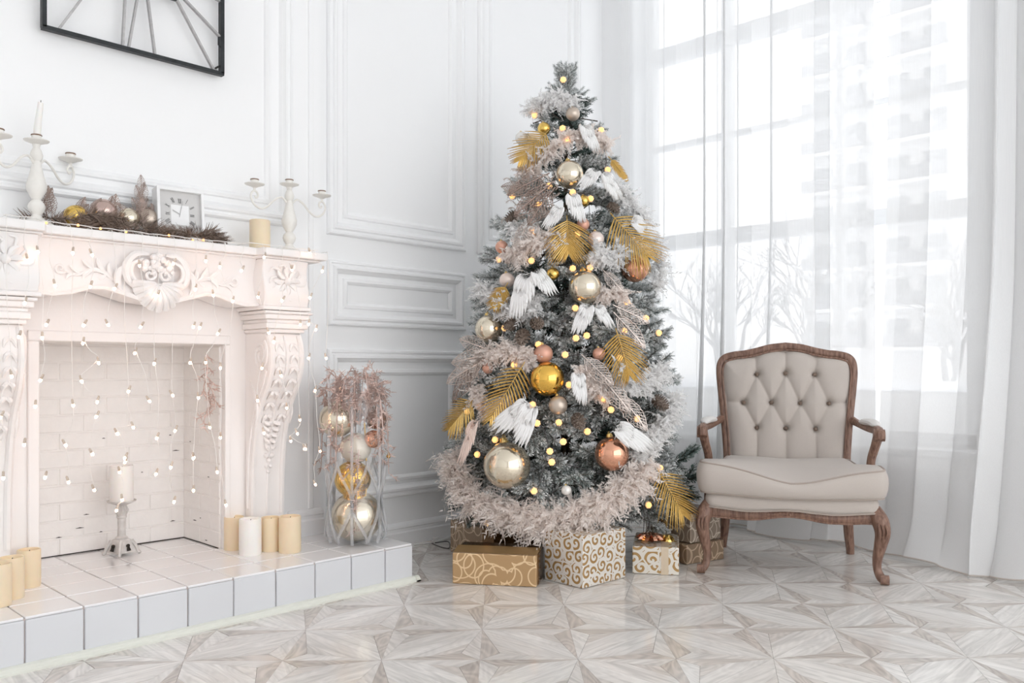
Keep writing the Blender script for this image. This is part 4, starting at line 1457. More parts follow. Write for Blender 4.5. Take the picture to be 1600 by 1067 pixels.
LACE_B = [leaf_mesh(.10, .045, 'lace_bronze', k) for k in range(3)]
LACE_S = [leaf_mesh(.10, .048, 'lace_silver', k + 5) for k in range(3)]

def needle_spray(mb, path, L, n, spread=.9, th=.0012, rs=None):
    """thin needles along a path"""
    r_ = rs or random
    P = [Vector(p) for p in path]
    for i in range(n):
        u = (i + r_.random()) / n * (len(P) - 1)
        k = min(int(u), len(P) - 2)
        p = P[k].lerp(P[k + 1], u - k)
        t = (P[k + 1] - P[k]).normalized()
        o_ = t.orthogonal().normalized()
        o_.rotate(Matrix.Rotation(r_.uniform(0, 2 * PI), 3, t))
        d = (t * (1 - spread * .5) + o_ * spread).normalized()
        q = p + d * L * r_.uniform(.7, 1.2)
        s_ = d.cross(o_.cross(t) + Vector((.01, .02, .03))).normalized() * th
        mb.add([p - s_, p + s_, q + s_ * .3, q - s_ * .3], [(0, 1, 2, 3)])

# ---- mantel garland: bronze pine, lace leaves, baubles
gl_ = thing('mantel_garland', (1.05, 2.98, ST), 'bronze glittered pine garland with lace leaves lying on the mantel', 'garland')
r_ = random.Random(21)
nd = MB(); st_ = MB()
gx0, gx1 = at_d(64, 350, 2.72), at_d(352, 372, 3.14)
for k in range(30):
    u = r_.random() ** .9
    b_ = gx0.lerp(gx1, u); b_.z = ST + r_.uniform(.012, .05)
    b_ += Vector((0, r_.uniform(-.05, .04), 0))
    a = r_.uniform(-.5, .9) if r_.random() < .75 else r_.uniform(2.2, 3.6)
    L = r_.uniform(.09, .16) * (1.0 if u < .8 else .7)
    e_ = b_ + Vector((math.cos(a) * L, -abs(math.sin(a)) * L * .4, math.sin(a) * L * .25 - .015))
    e_.z = max(ST + .008, e_.z)
    mid = b_.lerp(e_, .5) + Vector((0, 0, .012))
    path = spline([b_, mid, e_], 8)
    st_.tube(path, .0018, 4)
    needle_spray(nd, path, .034, 130, .75, .0011, r_)
nd.build('pine_needles', 'garland_needle', gl_, smooth=0); st_.build('stems', 'bark', gl_)
def place_leaf(me, base, dirv, face, s=1.0, parent=None, nm='lace_leaf'):
    """leaf mesh local x -> dirv, local z -> face"""
    x = Vector(dirv).normalized(); z = Vector(face); z = (z - x * z.dot(x)).normalized()
    R = Matrix((x, z.cross(x), z)).transposed()
    off = parent.location if parent else Vector((0, 0, 0))
    return inst(nm, me, parent, Vector(base) - off, R, s)
cam_dir = -FW
spots = []
for k in range(20):
    u = k / 19 * .62
    b_ = gx0.lerp(gx1, u); b_.z = ST + r_.uniform(.03, .055); b_.y += r_.uniform(-.01, .03)
    a = r_.uniform(.6, 2.5)
    spots.append((b_, (math.cos(a) * .8, r_.uniform(-.15, .15), math.sin(a) * .75), r_.uniform(.72, .98)))
bl_ = at_d(222, 345, 2.98)
for a, s_, dz in ((95, 1.0, .035), (65, .85, .03), (125, .85, .03), (80, .95, .075), (110, .85, .07), (92, .8, .11), (45, .7, .02), (140, .75, .01)):
    spots.append((bl_ + Vector((0, 0, dz - .01)), (math.cos(math.radians(a)) * .8, .1, math.sin(math.radians(a))), s_ * .8))
for b_, dv, s_ in spots:
    place_leaf(r_.choice(LACE_B), b_, dv, (-.4, -.8, .35), s_, gl_)
for px_ in (72, 122, 157, 197, 264, 301, 318):
    p_ = on_y(px_, 360 + .1 * px_ - 14, r_.uniform(2.90, 2.93)); p_.z = ST + r_.uniform(.004, .014)
    MB().sphere(p_, .0045, 8, 6).build('fairy_bulb', 'bulb_amber', gl_)
for (px_, py_, r, mat, lab) in (
        (119, 339, 18.5, 'gold_small', 'shiny gold bauble at the left of the mantel garland'),
        (162, 331, 20, 'rose_bauble', 'satin rose-brown bauble on the mantel garland between gold ones'),
        (201, 341, 16, 'champagne', 'champagne gold bauble in the middle of the mantel garland'),
        (232, 343, 16, 'champagne_matte', 'dull champagne bauble half hidden behind the desk clock')):
    d = 2.80 + (px_ - 119) * .0016
    c = at_d(px_, py_, d)
    bauble(c, r * d / FPX, mat, lab, 'baubles on the mantel garland', up=Vector((.5, .5, .6)))

# ================================================================== CURTAIN OF FAIRY LIGHTS
LZ2 = [(165,145),(320,150),(402,158),(120,180),(240,292),(398,297),(505,307),(903,185),(965,212),(1062,228),(612,205),(763,197),(693,337),(858,310),(935,335),(1022,362),(1133,343),(1240,360),(1280,225),(1358,150),(1160,170),(1415,230),(1362,347),(110,370),(205,465),(370,467),(472,465),(620,475),(850,475),(878,478),(958,505),(1318,465),(1355,463),(1387,487),(85,517),(185,522),(365,545),(432,632),(593,590),(678,636),(835,632),(902,630),(967,655),(1150,655),(1202,540),(1178,500),(1355,612),(1430,612),(50,690),(180,708),(357,713),(565,757),(755,775),(653,800),(870,785),(1130,797),(1232,688),(1383,755),(155,822),(320,818),(428,803),(425,868),(5,870),(583,915),(770,930),(512,943),(690,962),(967,960),(920,915),(1157,940),(1258,830),(1315,882),(1303,943),(1275,975),(107,990),(285,993),(403,1032),(848,1050),(1338,1010),(1403,1020),(550,1050)]
LZ3 = [(12,157),(172,155),(258,173),(355,203),(452,135),(475,97),(648,117),(592,143),(733,80),(733,205),(660,248),(822,135),(855,260),(462,240),(443,280),(1193,183),(1155,48),(347,67)]
LP = [(x / 2.808, 340 + y / 2.808) for x, y in LZ2] + [(x / 2.424, 680 + y / 2.424) for x, y in LZ3]
fl = thing('fairy_light_curtain', (MCX, 2.82, .3), 'curtain of warm white fairy lights hanging from the mantel over the firebox', 'string lights')
def light_y(px_):
    return 2.815 if (px_ > 372 or px_ < 40) else 2.862
bulb_me = MB().sphere((0, 0, -.004), .0048, 8, 6, 1.35).mesh('bulb', 'bulb_warm', smooth=3.0)
sock_me = MB().lathe([(.0036, .0), (.0040, .004), (.0036, .014), (.0015, .017)], 8).mesh('socket', 'champagne_matte')
wires = MB()
strands = {}
r_ = random.Random(4)
for (px_, py_) in LP:
    strands.setdefault(int((px_ + 8) // 27), []).append((px_, py_))
for key, L in sorted(strands.items()):
    L.sort(key=lambda q: q[1])
    px0 = sum(q[0] for q in L) / len(L)
    ytop = 2.835 if (px0 > 385 or px0 < 55) else 2.88
    top = on_y(px0, 300, ytop); top.z = ST + .003
    # small run over the shelf edge, then down through the bulbs
    P = [top + Vector((0, .05, .0)), top, top + Vector((0, -.012, -.02))]
    for (px_, py_) in L:
        pt_ = on_y(px_, py_, light_y(px_))
        if pt_.z > ST - .03:
            pt_.z = min(pt_.z, ST + .004)
        q = P[-1].lerp(pt_, .5) + Vector((r_.uniform(-.012, .012), r_.uniform(-.004, .004), 0))
        P += [q, pt_ + Vector((0, 0, .014))]
        a = r_.uniform(-.5, .5)
        R = Matrix.Rotation(a, 3, 'Y') @ Matrix.Rotation(r_.uniform(-.3, .3), 3, 'X')
        bo = inst('bulb', bulb_me, fl, pt_ - fl.location, R)
        inst('socket', sock_me, bo, (0, 0, .0))
    n_ = max(12, len(P) * 5)
    wires.tube(spline(P, n_), .0010, 4, caps=False)
tp = [on_y(x, 300, 2.835 if (x > 385 or x < 55) else 2.88) for x in range(5, 500, 12)]
for q in tp: q.z = ST + .004 + r_.uniform(0, .004)
wires.tube(tp, .0014, 5)
wires.build('wires', 'clear_plastic_wire', fl)

# ---- sprig hanging by the right edge of the firebox
def sprig_geo(mb, path, seed, L=.035, n=16):
    r_ = random.Random(seed)
    P = [Vector(p) for p in path]
    mb.tube(P, [.0022] * (len(P) - 1) + [.001], 5)
    for i in range(n):
        u = (i + r_.random()) / n * (len(P) - 1)
        k = min(int(u), len(P) - 2)
        p = P[k].lerp(P[k + 1], u - k)
        t_ = (P[k + 1] - P[k]).normalized()
        o_ = t_.orthogonal().normalized(); o_.rotate(Matrix.Rotation(r_.uniform(0, 2 * PI), 3, t_))
        q = p + (t_ * .65 + o_ * .75) * L * r_.uniform(.7, 1.3)
        mb.tube([p, p.lerp(q, .5) + Vector((0, 0, .003)), q], [.0014, .0012, .0008], 4)
        for j in range(7):
            f = .35 + .65 * (j / 6)
            b_ = p.lerp(q, f)
            d = (q - p).normalized() * .5 + Vector((r_.uniform(-1, 1), r_.uniform(-1, 1), r_.uniform(-.7, .7)))
            d.normalize()
            mb.tube([b_, b_ + d * r_.uniform(.015, .024)], [.0022, .0007], 3)
hs_ = MB()
pts = [on_y(x, y, 3.05) for x, y in ((322, 552), (324, 580), (318, 610), (326, 632), (316, 664))]
sprig_geo(hs_, spline(pts, 10), 3, .042, 15)
pts = [on_y(x, y, 3.04) for x, y in ((320, 595), (334, 615), (336, 640))]
sprig_geo(hs_, spline(pts, 6), 5, .03, 7)
tag(hs_.build('hanging_sprig', 'rose_sprig', None), 'rose-gold twig sprig hanging at the right side of the firebox', 'sprig')

# ================================================================== VASE WITH BAUBLES
vp = on_z(556, 846, GH)
vz = thing('lattice_vase', vp, 'tall clear acrylic vase with lattice ribs standing on the hearth end', 'vase')
VR, VH1, VH = .118, .335, .655
va_ = MB()
va_.lathe([(.0, .0), (.098, .0), (.112, .01), (VR, .03), (.106, .17), (VR - .004, VH1), (VR + .006, VH1 + .004), (VR - .006, VH1 + .012), (.104, .50), (.112, VH), (.109, VH), (.101, .50), (.104, VH1 + .01), (.103, .17), (.114, .03), (.09, .006), (0, .006)], 40)
va_.build('body', 'window_glass', vz, local=True, base=False)
nr = 6
def vr(z): return interp([0, .03, .17, .335, .50, .655], [.100, .119, .108, .116, .107, .114], z)
for k in range(nr):
    for s_ in (-1, 1):
        a0 = 2 * PI * k / nr + .3
        P = [((vr(z) + .003) * math.cos(a0 + s_ * (PI / nr) * (1 - math.cos(PI * z / .1675)) / 2 * 1.0), (vr(z) + .003) * math.sin(a0 + s_ * (PI / nr) * (1 - math.cos(PI * z / .1675)) / 2), z) for z in np.linspace(.01, .335, 22)]
        MB().tube(P, .0062, 6).build('lattice_rib', 'acrylic', vz, local=True, base=False)
    a0 = 2 * PI * k / nr + .3 + PI / nr
    P = [((vr(z) + .002) * math.cos(a0), (vr(z) + .002) * math.sin(a0), z) for z in np.linspace(.005, VH, 14)]
    MB().tube(P, .0065, 6).build('upright_rib', 'acrylic', vz, local=True, base=False)
d0 = vp.x * FW.x + vp.y * FW.y
def in_vase(px_, py_, dd=0.0):
    c = at_d(px_, py_, d0 + dd)
    return c
for (px_, py_, r, mat, lab, dd) in (
        (557, 806, 39.5, 'champagne', 'large champagne bauble at the bottom of the vase', 0),
        (551, 748, 28.5, 'gold_shine', 'shiny gold bauble in the lower half of the vase', -.005),
        (556, 700, 24, 'cream_bauble', 'cream bauble above the gold one in the vase', .0),
        (527, 655, 28, 'champagne', 'champagne bauble at the upper left of the vase', -.0),
        (583, 686, 14, 'copper_shine', 'small copper bauble in the upper right of the vase', -.01),
        (588, 655, 16, 'rose_bauble', 'small rose-brown bauble under the twigs in the vase', .03)):
    c = in_vase(px_, py_, dd)
    bauble(c, r * (d0 + dd) / FPX, mat, lab, 'baubles in the vase', up=Vector((.3, .6, .5)))
tb = thing('twig_bouquet', (vp.x, vp.y, GH + .35), 'rose-gold glitter twig bouquet spilling out of the vase', 'bouquet')
sp_ = MB()
r_ = random.Random(9)
top0 = Vector((vp.x, vp.y, GH + .46))
for k in range(24):
    a = 2 * PI * k / 24 + r_.uniform(-.15, .15)
    R = r_.uniform(.085, .150)
    h = r_.uniform(.13, .235)
    drop = r_.uniform(-.08, .26)
    P = [top0 + Vector((math.cos(a) * .05, math.sin(a) * .05, .02)), top0 + Vector((math.cos(a) * R * .75, math.sin(a) * R * .75, h)), top0 + Vector((math.cos(a) * R, math.sin(a) * R, h * .8)), top0 + Vector((math.cos(a) * R * 1.12, math.sin(a) * R * 1.12, h * .5 - drop * .5)), top0 + Vector((math.cos(a) * R * 1.15, math.sin(a) * R * 1.15, h * .4 - drop))]
    sprig_geo(sp_, spline(P, 14), 40 + k, .036, 16)
sp_.build('twigs', 'rose_sprig', tb)
ds = MB().tube([top0 + Vector((.02, -.03, .03)), (vp.x + .02, vp.y - .05, GH + .25), (vp.x - .01, vp.y - .06, GH + .10)], .0032, 6)
ds.build('stem', 'gold_leaf', tb)
lp = MB()
P = [top0 + Vector((-.05, -.09, -.08)), (vp.x - .055, vp.y - .085, GH + .22), (vp.x - .06, vp.y - .08, GH + .06)]
sprig_geo(lp, spline(P, 10), 77, .03, 22)
lp.build('inner_twig', 'rose_sprig', tb)
pb = at_d(607, 713, d0 + .02)
t = bauble(pb, .0085, 'gold_small', 'tiny dark gold bead on the right side of the vase')
# ================================================================== CHRISTMAS TREE
TD, TLAT = 3.95, .252
TC = dl(TD, TLAT)
TZ = [.10, .176, .326, .476, .626, .775, .925, 1.07, 1.22, 1.375, 1.52, 1.67, 1.82, 1.97, 2.12, 2.20, 2.30]
TRR = [.40, .50, .55, .545, .53, .505, .485, .455, .42, .40, .36, .30, .25, .19, .135, .06, .01]
def tree_R(z): return interp(TZ, TRR, z)
def tree_pt(px_, py_, off=0.0):
    best = None
    for i in range(400):
        d = 3.0 + i * .004
        p = at_d(px_, py_, d)
        h = math.hypot(p.x - TC.x, p.y - TC.y)
        g_ = h - (tree_R(p.z) + off)
        if g_ <= 0:
            return p
        if best is None or g_ < best[0]:
            best = (g_, p)
    return best[1]
def tree_n(p):
    n = Vector((p.x - TC.x, p.y - TC.y, 0))
    if n.length < 1e-4: n = -FW.copy()
    n.normalize()
    return (n + Vector((0, 0, .22))).normalized()

tree = thing('christmas_tree', TC, 'tall flocked Christmas tree decorated in gold, copper and white feathers', 'tree')
MB().tube([TC + Vector((0, 0, .0)), TC + Vector((0, 0, 1.2)), TC + Vector((0, 0, 2.2))], [.028, .016, .005], 8).build('trunk', 'bark', tree)
sd = MB()
for k in range(4):
    a = k * PI / 2 + .4
    sd.tube([TC + Vector((.02 * math.cos(a), .02 * math.sin(a), .16)), TC + Vector((.2 * math.cos(a), .2 * math.sin(a), .012))], .010, 6)
sd.build('stand', 'black_iron', tree)

def fir_mesh(seed, flock, L=.30, dense=1.0):
    r_ = random.Random(seed)
    mb = MB(); 
    GR = (.022, .062, .042)
    def col_at(f, fl_):
        w = (.93, .94, .945); g2 = (.10, .17, .15)
        base = GR if f < .5 else g2
        k = min(1, fl_ * (.26 + 1.2 * f))
        return tuple(base[i] * (1 - k) + w[i] * k for i in range(3)) + (1,)
    def twig(p0, d, ln, nn):
        p1 = p0 + d * ln + Vector((0, 0, .08 * ln))
        s0 = len(mb.v)
        mb.tube([p0, p0.lerp(p1, .5) + Vector((0, 0, -.02 * ln)), p1], [.0028, .0024, .0012], 4)
        mb.c.extend([(.10, .075, .05, 1) if flock < .3 else (.26, .23, .20, 1)] * (len(mb.v) - s0))
        o0 = d.orthogonal().normalized(); o1 = d.cross(o0)
        for i in range(nn):
            u = .08 + .92 * i / nn
            p = p0.lerp(p1, u) + Vector((0, 0, -.02 * ln * math.sin(PI * u)))
            a = i * 2.399 + r_.uniform(-.4, .4)
            rd = o0 * math.cos(a) + o1 * math.sin(a)
            fwd = .55 + .5 * u
            nd_ = (rd + d * fwd).normalized()
            l_ = r_.uniform(.026, .038) * (1 - .25 * u)
            q = p + nd_ * l_
            s_ = nd_.cross(d + Vector((r_.uniform(-.6, .6), r_.uniform(-.6, .6), r_.uniform(-.6, .6)))).normalized()
            w0 = .0013; w1 = .0023
            fl_ = max(0, min(1.25, flock * r_.uniform(.2, 1.75) * (1.15 if nd_.z > -.1 else .7)))
            mb.add([p - s_ * w0, p + s_ * w0, q + s_ * w1, q - s_ * w1], [(0, 1, 2, 3)], [col_at(0, fl_), col_at(0, fl_), col_at(1, fl_), col_at(1, fl_)])
    X_ = Vector((1, 0, 0))
    s0 = len(mb.v)
    mb.tube([(-.16, 0, -.02), (0, 0, 0)], [.005, .004], 5)
    mb.c.extend([(.07, .05, .035, 1)] * (len(mb.v) - s0))
    twig(Vector((0, 0, 0)), X_, L, int(150 * dense))
    for k in range(13):
        u = .02 + .84 * k / 13
        sg = 1 if k % 2 else -1
        d = Vector((.75, sg * r_.uniform(.55, .9), r_.uniform(-.35, .4))).normalized()
        twig(Vector((L * u, 0, 0)), d, L * (.46 - .24 * u) * r_.uniform(.85, 1.2), int(70 * dense))
    return mb.mesh('branch', 'fir_needle', smooth=0)
FIR = [fir_mesh(100 + k, f) for k, f in enumerate((1.25, 1.1, .95, .75, .45))]
DARK = [fir_mesh(200 + k, f) for k, f in enumerate((.05, .18))]
r_ = random.Random(12)
def put_branch(me, p_tip, az, pitch, s, roll=0.0, L=.30):
    d = Vector((math.cos(az) * math.cos(pitch), math.sin(az) * math.cos(pitch), math.sin(pitch)))
    b_ = p_tip - d * L * s
    y = Vector((-math.sin(az), math.cos(az), 0))
    R = Matrix((d, y, d.cross(y))).transposed() @ Matrix.Rotation(roll, 3, 'X')
    inst('branch', me, tree, b_ - TC, R, s)
az_cam = math.atan2(-TC.y, -TC.x)
nb = 0
zs = []
tot = 205
for i in range(tot):
    u = (i + .5) / tot
    # more branches where the tree is wide
    z = .20 + 1.98 * (1 - math.sqrt(1 - u * .985))
    zs.append(z)
for i, z in enumerate(zs):
    az = az_cam + (i * 2.399963) % (2 * PI) - PI
    if abs(((az - az_cam + PI) % (2 * PI)) - PI) > 1.9 and i % 2:
        az = az_cam + r_.uniform(-1.4, 1.4)
    R = tree_R(z) * r_.uniform(.90, 1.04)
    s = r_.uniform(.74, .98) * (1.0 if z < 1.5 else .72)
    tip = TC + Vector((math.cos(az) * R, math.sin(az) * R, z))
    put_branch(r_.choice(FIR[:3] if z > .75 else FIR[1:]), tip, az + r_.uniform(-.35, .35), r_.uniform(-.30, .22), s, r_.uniform(-.7, .7))
for i in range(46):      # darker inner growth
    z = .20 + 1.88 * (i + .5) / 46
    az = az_cam + (i * 2.399963) % (2 * PI)
    R = tree_R(z) * .76
    put_branch(DARK[i % 2], TC + Vector((math.cos(az) * R, math.sin(az) * R, z)), az, r_.uniform(-.2, .3), .95 * (1 if z < 1.3 else .66), r_.uniform(-1, 1))
for k in range(16):      # fuller top
    z = 1.88 + .30 * k / 16
    az = az_cam + k * 2.399963
    R = tree_R(z) * 1.0
    put_branch(FIR[k % 4], TC + Vector((math.cos(az) * R, math.sin(az) * R, z)), az, r_.uniform(-.1, .5), .46, r_.uniform(-1, 1))
for k in range(7):       # leader
    az = az_cam + k * .9
    put_branch(FIR[k % 3], TC + Vector((.045 * math.cos(az), .045 * math.sin(az), 2.245 + .012 * (k % 3))), az, 1.15, .42, 0)
put_branch(FIR[0], TC + Vector((0, 0, 2.285)), az_cam, 1.52, .5, 0)
# loose dark branch ends low on both sides, as on the right behind the chair
for (px_, py_, pitch, me, s) in ((1090, 700, .55, DARK[1], .75), (1092, 745, .2, DARK[0], .8), (1088, 775, -.2, DARK[1], .8), (1075, 790, -.5, DARK[0], .7), (700, 792, -.35, DARK[1], .7), (735, 822, -.9, DARK[1], .6), (1010, 800, -.9, FIR[4], .6), (1040, 835, -.7, FIR[1], .65), (825, 842, -1.1, DARK[1], .55), (1062, 590, .25, FIR[0], .6), (1060, 640, .1, FIR[0], .6), (1050, 515, .3, FIR[0], .55)):
    p = at_d(px_, py_, TD - (.28 if 720 < px_ < 1045 else .02))
    az = math.atan2(p.y - TC.y, p.x - TC.x)
    put_branch(me, p, az, pitch, s, r_.uniform(-.4, .4))

# ---- rose-shaped string lights on the tree
TL = [(880,124),(835,180),(879,200),(886,219),(940,203),(829,262),(842,319),(923,310),(833,361),(830,407),(895,419),(922,418),(899,481),(788,512),(900,528),(917,524),(841,538),(976,517),(1010,497),(902,366),(779,405),(770,557),(883,554),(980,472),(751,636),(729,643),(785,630),(832,632),(873,660),(839,661),(918,674),(773,687),(745,710),(859,705),(862,722),(996,654),(942,623),(969,559),(1001,755),(1032,731),(1016,741),(803,570),(889,601),(1014,789),(1007,837),(1013,846),(1006,858),(760,817),(812,816),(834,767),(800,306),(858,290),(950,265),(895,300),(1030,520),(955,640),(880,690)]
tl = thing('tree_lights', TC + Vector((0, 0, .3)), 'string of warm rose-shaped lights wound through the Christmas tree', 'string lights')
core = MB().sphere((0, 0, .004), .0110, 8, 6).mesh('bulb', 'bulb_amber', smooth=3.0)
pt_m = MB()
for k in range(7):
    a = k * 2 * PI / 7
    for (rr, zz, w, tl_) in ((.0095, -.001, .0078, .5), ):
        c = Vector((rr * math.cos(a), rr * math.sin(a), zz))
        pt_m.sphere(c, w, 7, 5)
for k in range(4):
    a = k * PI / 2 + .4
    pt_m.sphere((.005 * math.cos(a), .005 * math.sin(a), .006), .0055, 7, 5)
petal = pt_m.mesh('petals', 'petal_amber', smooth=3.0)
wire = []
for (px_, py_) in sorted(TL, key=lambda q: (int(q[1] / 60), q[0] if int(q[1] / 60) % 2 else -q[0])):
    p = tree_pt(px_, py_, .012) if py_ < 825 else at_d(px_, py_, 3.62)
    n = tree_n(p)
    wire.append(p - n * .03)
    bo = inst('bulb', core, tl, p - tl.location, frame_from((0, 0, 1), (n - FW * .6).normalized()), .88)
    inst('petals', petal, bo, (0, 0, -.003))
MB().tube(spline(wire, len(wire) * 5), .0015, 4).build('wire', 'cable_dark', tl)

# ---- baubles on the tree
TB = [
    (850, 201, 10, 'gold_small', 'small gold bauble above the uppermost gold palm leaf on the tree'),
    (895, 178, 11, 'champagne_matte', 'dull champagne bauble tucked under the topmost feathers of the tree'),
    (815, 216, 10, 'pearl_white', 'small white bauble at the upper left edge of the tree'),
    (890, 273, 22, 'champagne', 'champagne bauble high in the tree beside a pair of white wings'),
    (912, 314, 9, 'gold_small', 'tiny gold bauble next to a light below the high champagne bauble'),
    (964, 304, 10, 'pearl_white', 'small white bauble at the upper right edge of the tree'),
    (911, 351, 10, 'copper_matte', 'matt copper bauble just above the middle-upper gold palm leaf'),
    (931, 374, 13, 'pearl_pink', 'pearly pink bauble right of the middle-upper gold palm leaf'),
    (784, 386, 10, 'copper_matte', 'matt copper bauble on the left edge of the tree'),
    (992, 419, 22, 'copper_shine', 'shiny copper bauble on the right side of the tree under a gold leaf'),
    (914, 449, 26, 'champagne', 'large champagne bauble in the middle of the tree'),
    (864, 428, 10, 'gold_small', 'small glittery gold bauble left of the middle champagne bauble'),
    (792, 438, 12, 'pearl_pink', 'pearly pink bauble on the left of the tree beside white wings'),
    (764, 514, 22, 'champagne', 'champagne bauble at the left edge of the tree above the lace leaves'),
    (849, 553, 15, 'copper_matte', 'matt peach bauble partly hidden above the gold bauble'),
    (936, 553, 10, 'copper_matte', 'matt pink bauble beside the right-hand gold palm leaf'),
    (855, 592, 27, 'gold_shine', 'large shiny gold bauble in the lower middle of the tree'),
    (872, 633, 15, 'champagne_matte', 'satin champagne bauble right below the large gold bauble'),
    (969, 594, 12, 'pearl_white', 'pearl white bauble on the right above the silver lace strip'),
    (956, 709, 27, 'copper_shine', 'large shiny copper bauble low on the right of the tree'),
    (792, 727, 37, 'champagne', 'biggest champagne bauble low on the left of the tree'),
    (762, 575, 9, 'copper_matte', 'small copper bauble behind the left lace leaves'),
    (885, 766, 8, 'pearl_white', 'little clear silver bauble on the bottom feather boa'),
]
for (px_, py_, r, mat, lab) in TB:
    p = tree_pt(px_, py_, .01)
    d = p.x * FW.x + p.y * FW.y
    bauble(at_d(px_, py_, d), r * d / FPX, mat, lab, 'baubles on the Christmas tree', up=Vector((.1, .25, 1)))

# ---- orient flat ornaments on the tree
def img_dir(p, dx, dy, out=.15):
    """world direction from an on-picture direction, laid along the tree surface"""
    n = tree_n(p)
    v = RT * dx - Vector((0, 0, 1)) * dy
    v = v - n * v.dot(n)
    if v.length < 1e-5: v = Vector((0, 0, -1))
    v.normalize()
    return (v + n * out).normalized(), n

def palm_mesh(seed, L, W, n=17, fan=1.0):
    r_ = random.Random(seed)
    mb = MB()
    mb.tube([(-.02, 0, 0), (L * .5, 0, .004), (L * .93, 0, 0)], [.0022, .0018, .001], 5)
    for i in range(n):
        u = .04 + .92 * i / (n - 1)
        for s_ in (-1, 1):
            ln = W * .5 * math.sin(PI * (u * .72 + .24)) ** .7 * r_.uniform(.9, 1.1) * 1.25
            ang = (1.15 - .75 * u) * fan
            d = Vector((math.cos(ang), s_ * math.sin(ang), r_.uniform(-.06, .1)))
            b_ = Vector((L * u * .93, 0, .002))
            sd_ = Vector((-d.y, d.x, 0))
            w = .0034
            k = 4
            vs_ = []
            for j in range(k + 1):
                f = j / k
                c = b_ + d * ln * f + Vector((.12 * ln * f * f, 0, -.10 * ln * f * f))
                ww = w * math.sin(PI * min(.97, .25 + .70 * f)) 
                vs_ += [c - sd_ * ww + Vector((0, 0, -.0012)), c + Vector((0, 0, .0012)), c + sd_ * ww + Vector((0, 0, -.0012))]
            fs_ = []
            for j in range(k):
                a = j * 3
                fs_ += [(a, a + 1, a + 4, a + 3), (a + 1, a + 2, a + 5, a + 4)]
            mb.add(vs_, fs_)
    return mb
GLF = [  # base px, tip px, width factor, label
    (854, 207, 812, 252, .9, 'uppermost gold glitter palm leaf, fanning to the left near the treetop'),
    (886, 343, 888, 402, 1.25, 'gold palm leaf fanning downward in the upper middle of the tree'),
    (958, 338, 1012, 402, 1.05, 'large gold palm leaf on the upper right above the copper bauble'),
    (964, 520, 974, 590, 1.0, 'gold palm leaf pointing down on the right of the tree at mid height'),
    (816, 572, 770, 660, .62, 'long gold palm frond left of the large gold bauble'),
    (738, 626, 688, 662, .85, 'gold palm leaf sticking out at the left edge of the tree'),
    (790, 448, 772, 480, .9, 'pale gold palm leaf on the left under a pink bauble'),
    (1030, 738, 1066, 806, .95, 'gold palm leaf at the lower right of the tree above the presents'),
    (955, 250, 982, 279, .45, 'thin gold leaf at the upper right edge of the tree'),
    (1003, 348, 1028, 362, .5, 'small gold leaf on the right edge among white feathers'),
]
for k, (bx_, by_, tx_, ty_, wf, lab) in enumerate(GLF):
    p = tree_pt(bx_, by_, .045)
    dd, n = img_dir(p, tx_ - bx_, ty_ - by_, .12)
    d_ = p.x * FW.x + p.y * FW.y
    L = math.hypot(tx_ - bx_, ty_ - by_) * d_ / FPX * 1.08
    t = thing('gold_palm_leaf', p, lab, 'leaf ornament', 'gold palm leaves on the tree')
    z = (n - FW * .5).normalized(); z = (z - dd * z.dot(dd)).normalized()
    R = Matrix((dd, z.cross(dd), z)).transposed().to_4x4()
    palm_mesh(k, L, L * wf).xform(R).build('fronds', 'gold_leaf', t, local=True, base=False, smooth=.3)
LFS = [  # lace leaves: base, tip, silver?, label
    (760, 545, 712, 528, 1, 'silver-rose lace leaf at the left of the tree, uppermost of the fan'),
    (757, 556, 700, 556, 1, 'silver-rose lace leaf at the left of the tree, second of the fan'),
    (752, 566, 690, 582, 1, 'silver-rose lace leaf at the far left tip of the tree'),
    (735, 575, 710, 622, 0, 'bronze lace leaf hanging at the left edge of the tree'),
    (850, 275, 800, 300, 0, 'bronze lace leaf in the upper left tuft, upper one'),
    (858, 290, 812, 335, 0, 'bronze lace leaf in the upper left tuft, middle one'),
    (862, 300, 832, 350, 0, 'bronze lace leaf in the upper left tuft, lower one'),
    (815, 290, 783, 285, 0, 'bronze fern-like lace leaf at the upper left edge'),
    (825, 345, 815, 392, 1, 'pale lace leaf hanging left below the bronze tuft'),
    (945, 425, 968, 455, 1, 'silver lace leaf between the middle champagne and copper baubles'),
    (965, 480, 1010, 500, 1, 'silver lace leaf on the right, upper one of a pair'),
    (965, 495, 1000, 540, 1, 'silver lace leaf on the right, lower one of a pair'),
    (915, 560, 950, 600, 1, 'silver lace leaf starting the diagonal strip right of the gold bauble'),
    (940, 590, 975, 640, 1, 'silver lace leaf in the middle of the diagonal strip'),
    (970, 620, 1002, 668, 1, 'silver lace leaf at the lower end of the diagonal strip'),
]
for k, (bx_, by_, tx_, ty_, sv, lab) in enumerate(LFS):
    p = tree_pt(bx_, by_, .04)
    dd, n = img_dir(p, tx_ - bx_, ty_ - by_, .15)
    d_ = p.x * FW.x + p.y * FW.y
    L = math.hypot(tx_ - bx_, ty_ - by_) * d_ / FPX * 1.15
    o = place_leaf((LACE_S if sv else LACE_B)[k % 3], p, dd, (n - FW * .6), max(.9, L / .10))
    tag(o, lab, 'leaf ornament', 'lace leaves on the tree')
